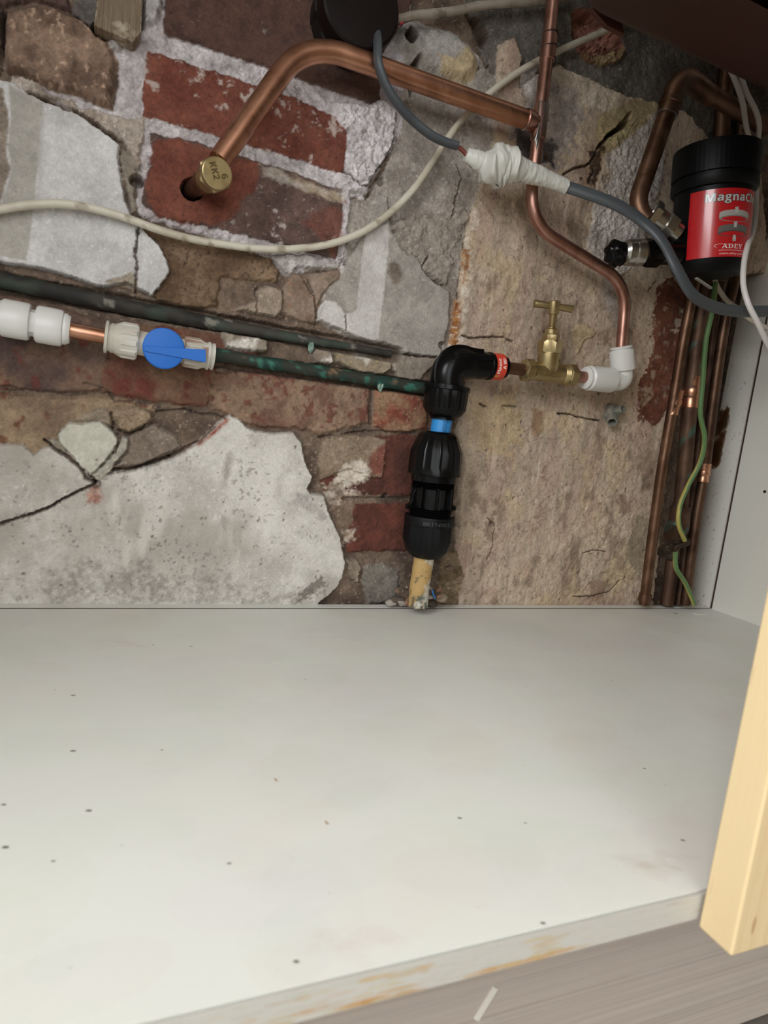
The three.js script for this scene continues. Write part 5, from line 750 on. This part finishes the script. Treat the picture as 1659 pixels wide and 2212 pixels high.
  const b0 = at(1346, 545, 0.07), b1 = at(1475, 548, 0.09), bl = b0.distanceTo(b1);
  part('body', turn(b0, b1, [[0.0125, 0], [0.0158, 0.004], [0.0165, 0.012], [0.0155, 0.014], [0.0165, 0.016], [0.0165, 0.026], [0.0135, 0.03], [0.0135, 0.035]], { seg: 40 }), mChrome, v2);
  part('black_nut', turn(b0, b1, [[0.0135, 0.03], [0.0175, 0.032], [0.0175, 0.048], [0.0145, 0.052], [0.0135, bl - 0.005]], { seg: 48, fn: (th, y, i) => (i > 0 && i < 4 ? facet(8)(th) * 1.04 : 1) }), mBlack, v2);
  const kc = at(1331, 548, 0.07), kg = new THREE.IcosahedronGeometry(0.0165, 4), ka = kg.attributes.position; for (let i = 0; i < ka.count; i++) { const q = V().fromBufferAttribute(ka, i), th = Math.atan2(q.y, q.x); const m = 1 + 0.08 * Math.sin(th * 7) + 0.06 * vn(q.x * 300, q.y * 300 + q.z * 200); ka.setXYZ(i, q.x * m, q.y * m, q.z * m * 0.8); } kg.computeVertexNormals(); kg.translate(kc.x, kc.y, kc.z);
  part('cap_knob', kg, mBlack, v2, 'knobbly black cap');
}

// ------------------------------------------------------------------ pipes down the right-hand corner
{
  const green = C(0x4f7d70);
  const patina = (x, y, z) => mix(copperOld(x, y, z), green, ss(0.22, 0.42, nz(x + 9, y, z, 60)) * 0.7);
  const P = (a) => a.map((p) => at(...p));
  const run = (name, label, pts, r, col, m) => { const t = thing(name, label, 'pipe', at(...pts[pts.length - 1])); part('pipe', cop(smooth(P(pts), 0.006), r, col), m, t); return t; };
  const fit = (t, a, b, r, col, m) => { const A = at(...a), B = at(...b), l = A.distanceTo(B); part('coupling', tint(turn(A, B, [[r * 0.9, 0], [r * 1.12, 0.001], [r * 1.12, l * 0.3], [r * 1.03, l * 0.34], [r * 1.2, l * 0.42], [r * 1.2, l * 0.58], [r * 1.03, l * 0.66], [r * 1.12, l * 0.7], [r * 1.12, l - 0.001], [r * 0.9, l]], { seg: 32 }), col), m, t); };
  const p1 = run('heating_pipe', 'outermost bronzed pipe beside the red painted plaster', [[1512, 560, 0.032], [1495, 640, 0.032], [1475, 745, 0.032], [1457, 856, 0.032], [1427, 1035, 0.032], [1391, 1306, 0.032]], 0.0078, copperDull, mDull);
  fit(p1, [1465, 842, 0.032], [1451, 898, 0.032], 0.0078, copperBright, mBright);
  part('foot_ring', tint(turn(at(1395, 1283, 0.032), at(1390, 1306, 0.032), [[0.0095, 0], [0.0098, 0.012]], { seg: 28 }), copperDull), mDull, p1);
  const p2 = run('heating_pipe', 'thickest corner pipe streaked with verdigris, ending in a soldered cap', [[1530, 590, 0.03], [1518, 655, 0.03], [1500, 790, 0.03], [1490, 880, 0.03], [1480, 1000, 0.03], [1470, 1100, 0.03]], 0.0112, patina, mOld);
  fit(p2, [1500, 812, 0.03], [1490, 882, 0.03], 0.0112, copperBright, mBright);
  part('end_elbow', tint(sweep(bends(P([[1471, 1095, 0.03], [1464, 1150, 0.034], [1445, 1148, 0.03]]), 0.012), 0.0155, 0.0155, 28, (i, u) => 0.92 + 0.12 * Math.sin(Math.PI * u)), patina), mOld, p2);
  const p3 = run('heating_pipe', 'corner pipe nearest the white side panel', [[1588, 600, 0.036], [1568, 685, 0.036], [1541, 864, 0.036], [1522, 1016, 0.036], [1503, 1130, 0.036], [1480, 1306, 0.036]], 0.0079, copperOld, mDull);
  fit(p3, [1524, 1000, 0.036], [1517, 1042, 0.036], 0.0079, copperBright, mBright);
  run('heating_pipe', 'dark pipe tucked against the wall between its neighbours', [[1556, 610, 0.014], [1546, 680, 0.014], [1525, 840, 0.014], [1505, 1000, 0.014], [1486, 1150, 0.014], [1466, 1306, 0.014]], 0.0076, copperOld, mOld);
  run('heating_pipe', 'dark pipe rising behind the canister lid', [[1572, 130, 0.014], [1563, 220, 0.014], [1556, 330, 0.014], [1545, 420, 0.014]], 0.0112, copperDull, mDull);
  run('heating_pipe', 'dark pipe rising between the white cables and the canister lid', [[1608, 200, 0.013], [1602, 300, 0.013], [1598, 420, 0.013]], 0.0105, copperDull, mDull);
  // low capped tail between the pipes
  const tl = thing('pipe_tail', 'stubby pipe tail at the foot of the corner pipes', 'pipe', at(1448, 1300, 0.02));
  part('pipe', cop(P([[1453, 1210, 0.018], [1447, 1260, 0.018], [1440, 1306, 0.018]]), 0.0105, copperOld), mOld, tl);
  // earth wire
  const g1 = C(0x5c7d4c), y1 = C(0xada055);
  const ew = thing('earth_wire', 'green and yellow earth wire clamped to the corner pipes', 'cable', at(1467, 1130, 0.05));
  const strip = (P0, off) => { const n = 20, g = sweep(P0, 0.0036, 0.0036, n); const uv = g.attributes.uv; return tint(g, (x, y, z, i) => { const th = uv.getX(i) * 6.283, l = uv.getY(i); return Math.cos(th - l * 9 + off) > 0.3 ? y1 : g1; }); };
  const em = new THREE.MeshStandardMaterial({ vertexColors: true, roughness: 0.5 });
  part('sheath', strip(smooth(P([[1546, 610, 0.045], [1539, 670, 0.05], [1526, 731, 0.052], [1518, 826, 0.052], [1513, 894, 0.053], [1522, 947, 0.056], [1513, 997, 0.054], [1488, 1046, 0.05], [1469, 1092, 0.052], [1466, 1130, 0.055], [1479, 1168, 0.052]])), 3.4), em, ew);
  part('sheath', strip(smooth(P([[1459, 1190, 0.05], [1460, 1225, 0.05], [1480, 1259, 0.049], [1500, 1306, 0.048]])), 1.4), em, ew);
  part('earth_clamp', sweep(smooth(P([[1458, 1190, 0.05], [1462, 1182, 0.053], [1474, 1178, 0.055], [1486, 1172, 0.054], [1484, 1166, 0.05]])), 0.004, 0.003, 12), std(0x3a2c22, 0.6, 0.5), ew, 'dark twisted bare earth joint');
}
// corroded stub cast into the plaster
{
  const c = at(1322, 892, 0.01), t = thing('corroded_stub', 'corroded open metal stub poking from the tan plaster', 'stub', c);
  const col = blend(0x7d8078, 0x9a958a, 0x55605a, 160, -0.4, 0.4, 0.2), m = new THREE.MeshStandardMaterial({ vertexColors: true, roughness: 0.75, metalness: 0.2 });
  const g = new THREE.IcosahedronGeometry(0.0135, 4), a = g.attributes.position; for (let i = 0; i < a.count; i++) { const q = V().fromBufferAttribute(a, i); const k = 0.85 + 0.25 * vn(q.x * 160 + 3, q.y * 160 + q.z * 130); a.setXYZ(i, q.x * k, q.y * k * 1.15, q.z * k * 0.8); } g.computeVertexNormals(); g.translate(c.x, c.y, c.z); part('lump', tint(g, col), m, t);
  const ringTube = (A, B, r) => { const l = A.distanceTo(B), d = B.clone().sub(A).normalize(); part('open_end', tint(turn(A, B, [[r, 0], [r * 1.05, l * 0.8], [r, l], [r * 0.74, l], [r * 0.7, -0.004]], { seg: 28 }), col), m, t);  };
  ringTube(at(1326, 888, 0.012), at(1346, 883, 0.026), 0.0062); ringTube(at(1322, 896, 0.012), at(1322, 912, 0.024), 0.0075);
}

renderer.render(scene, camera);
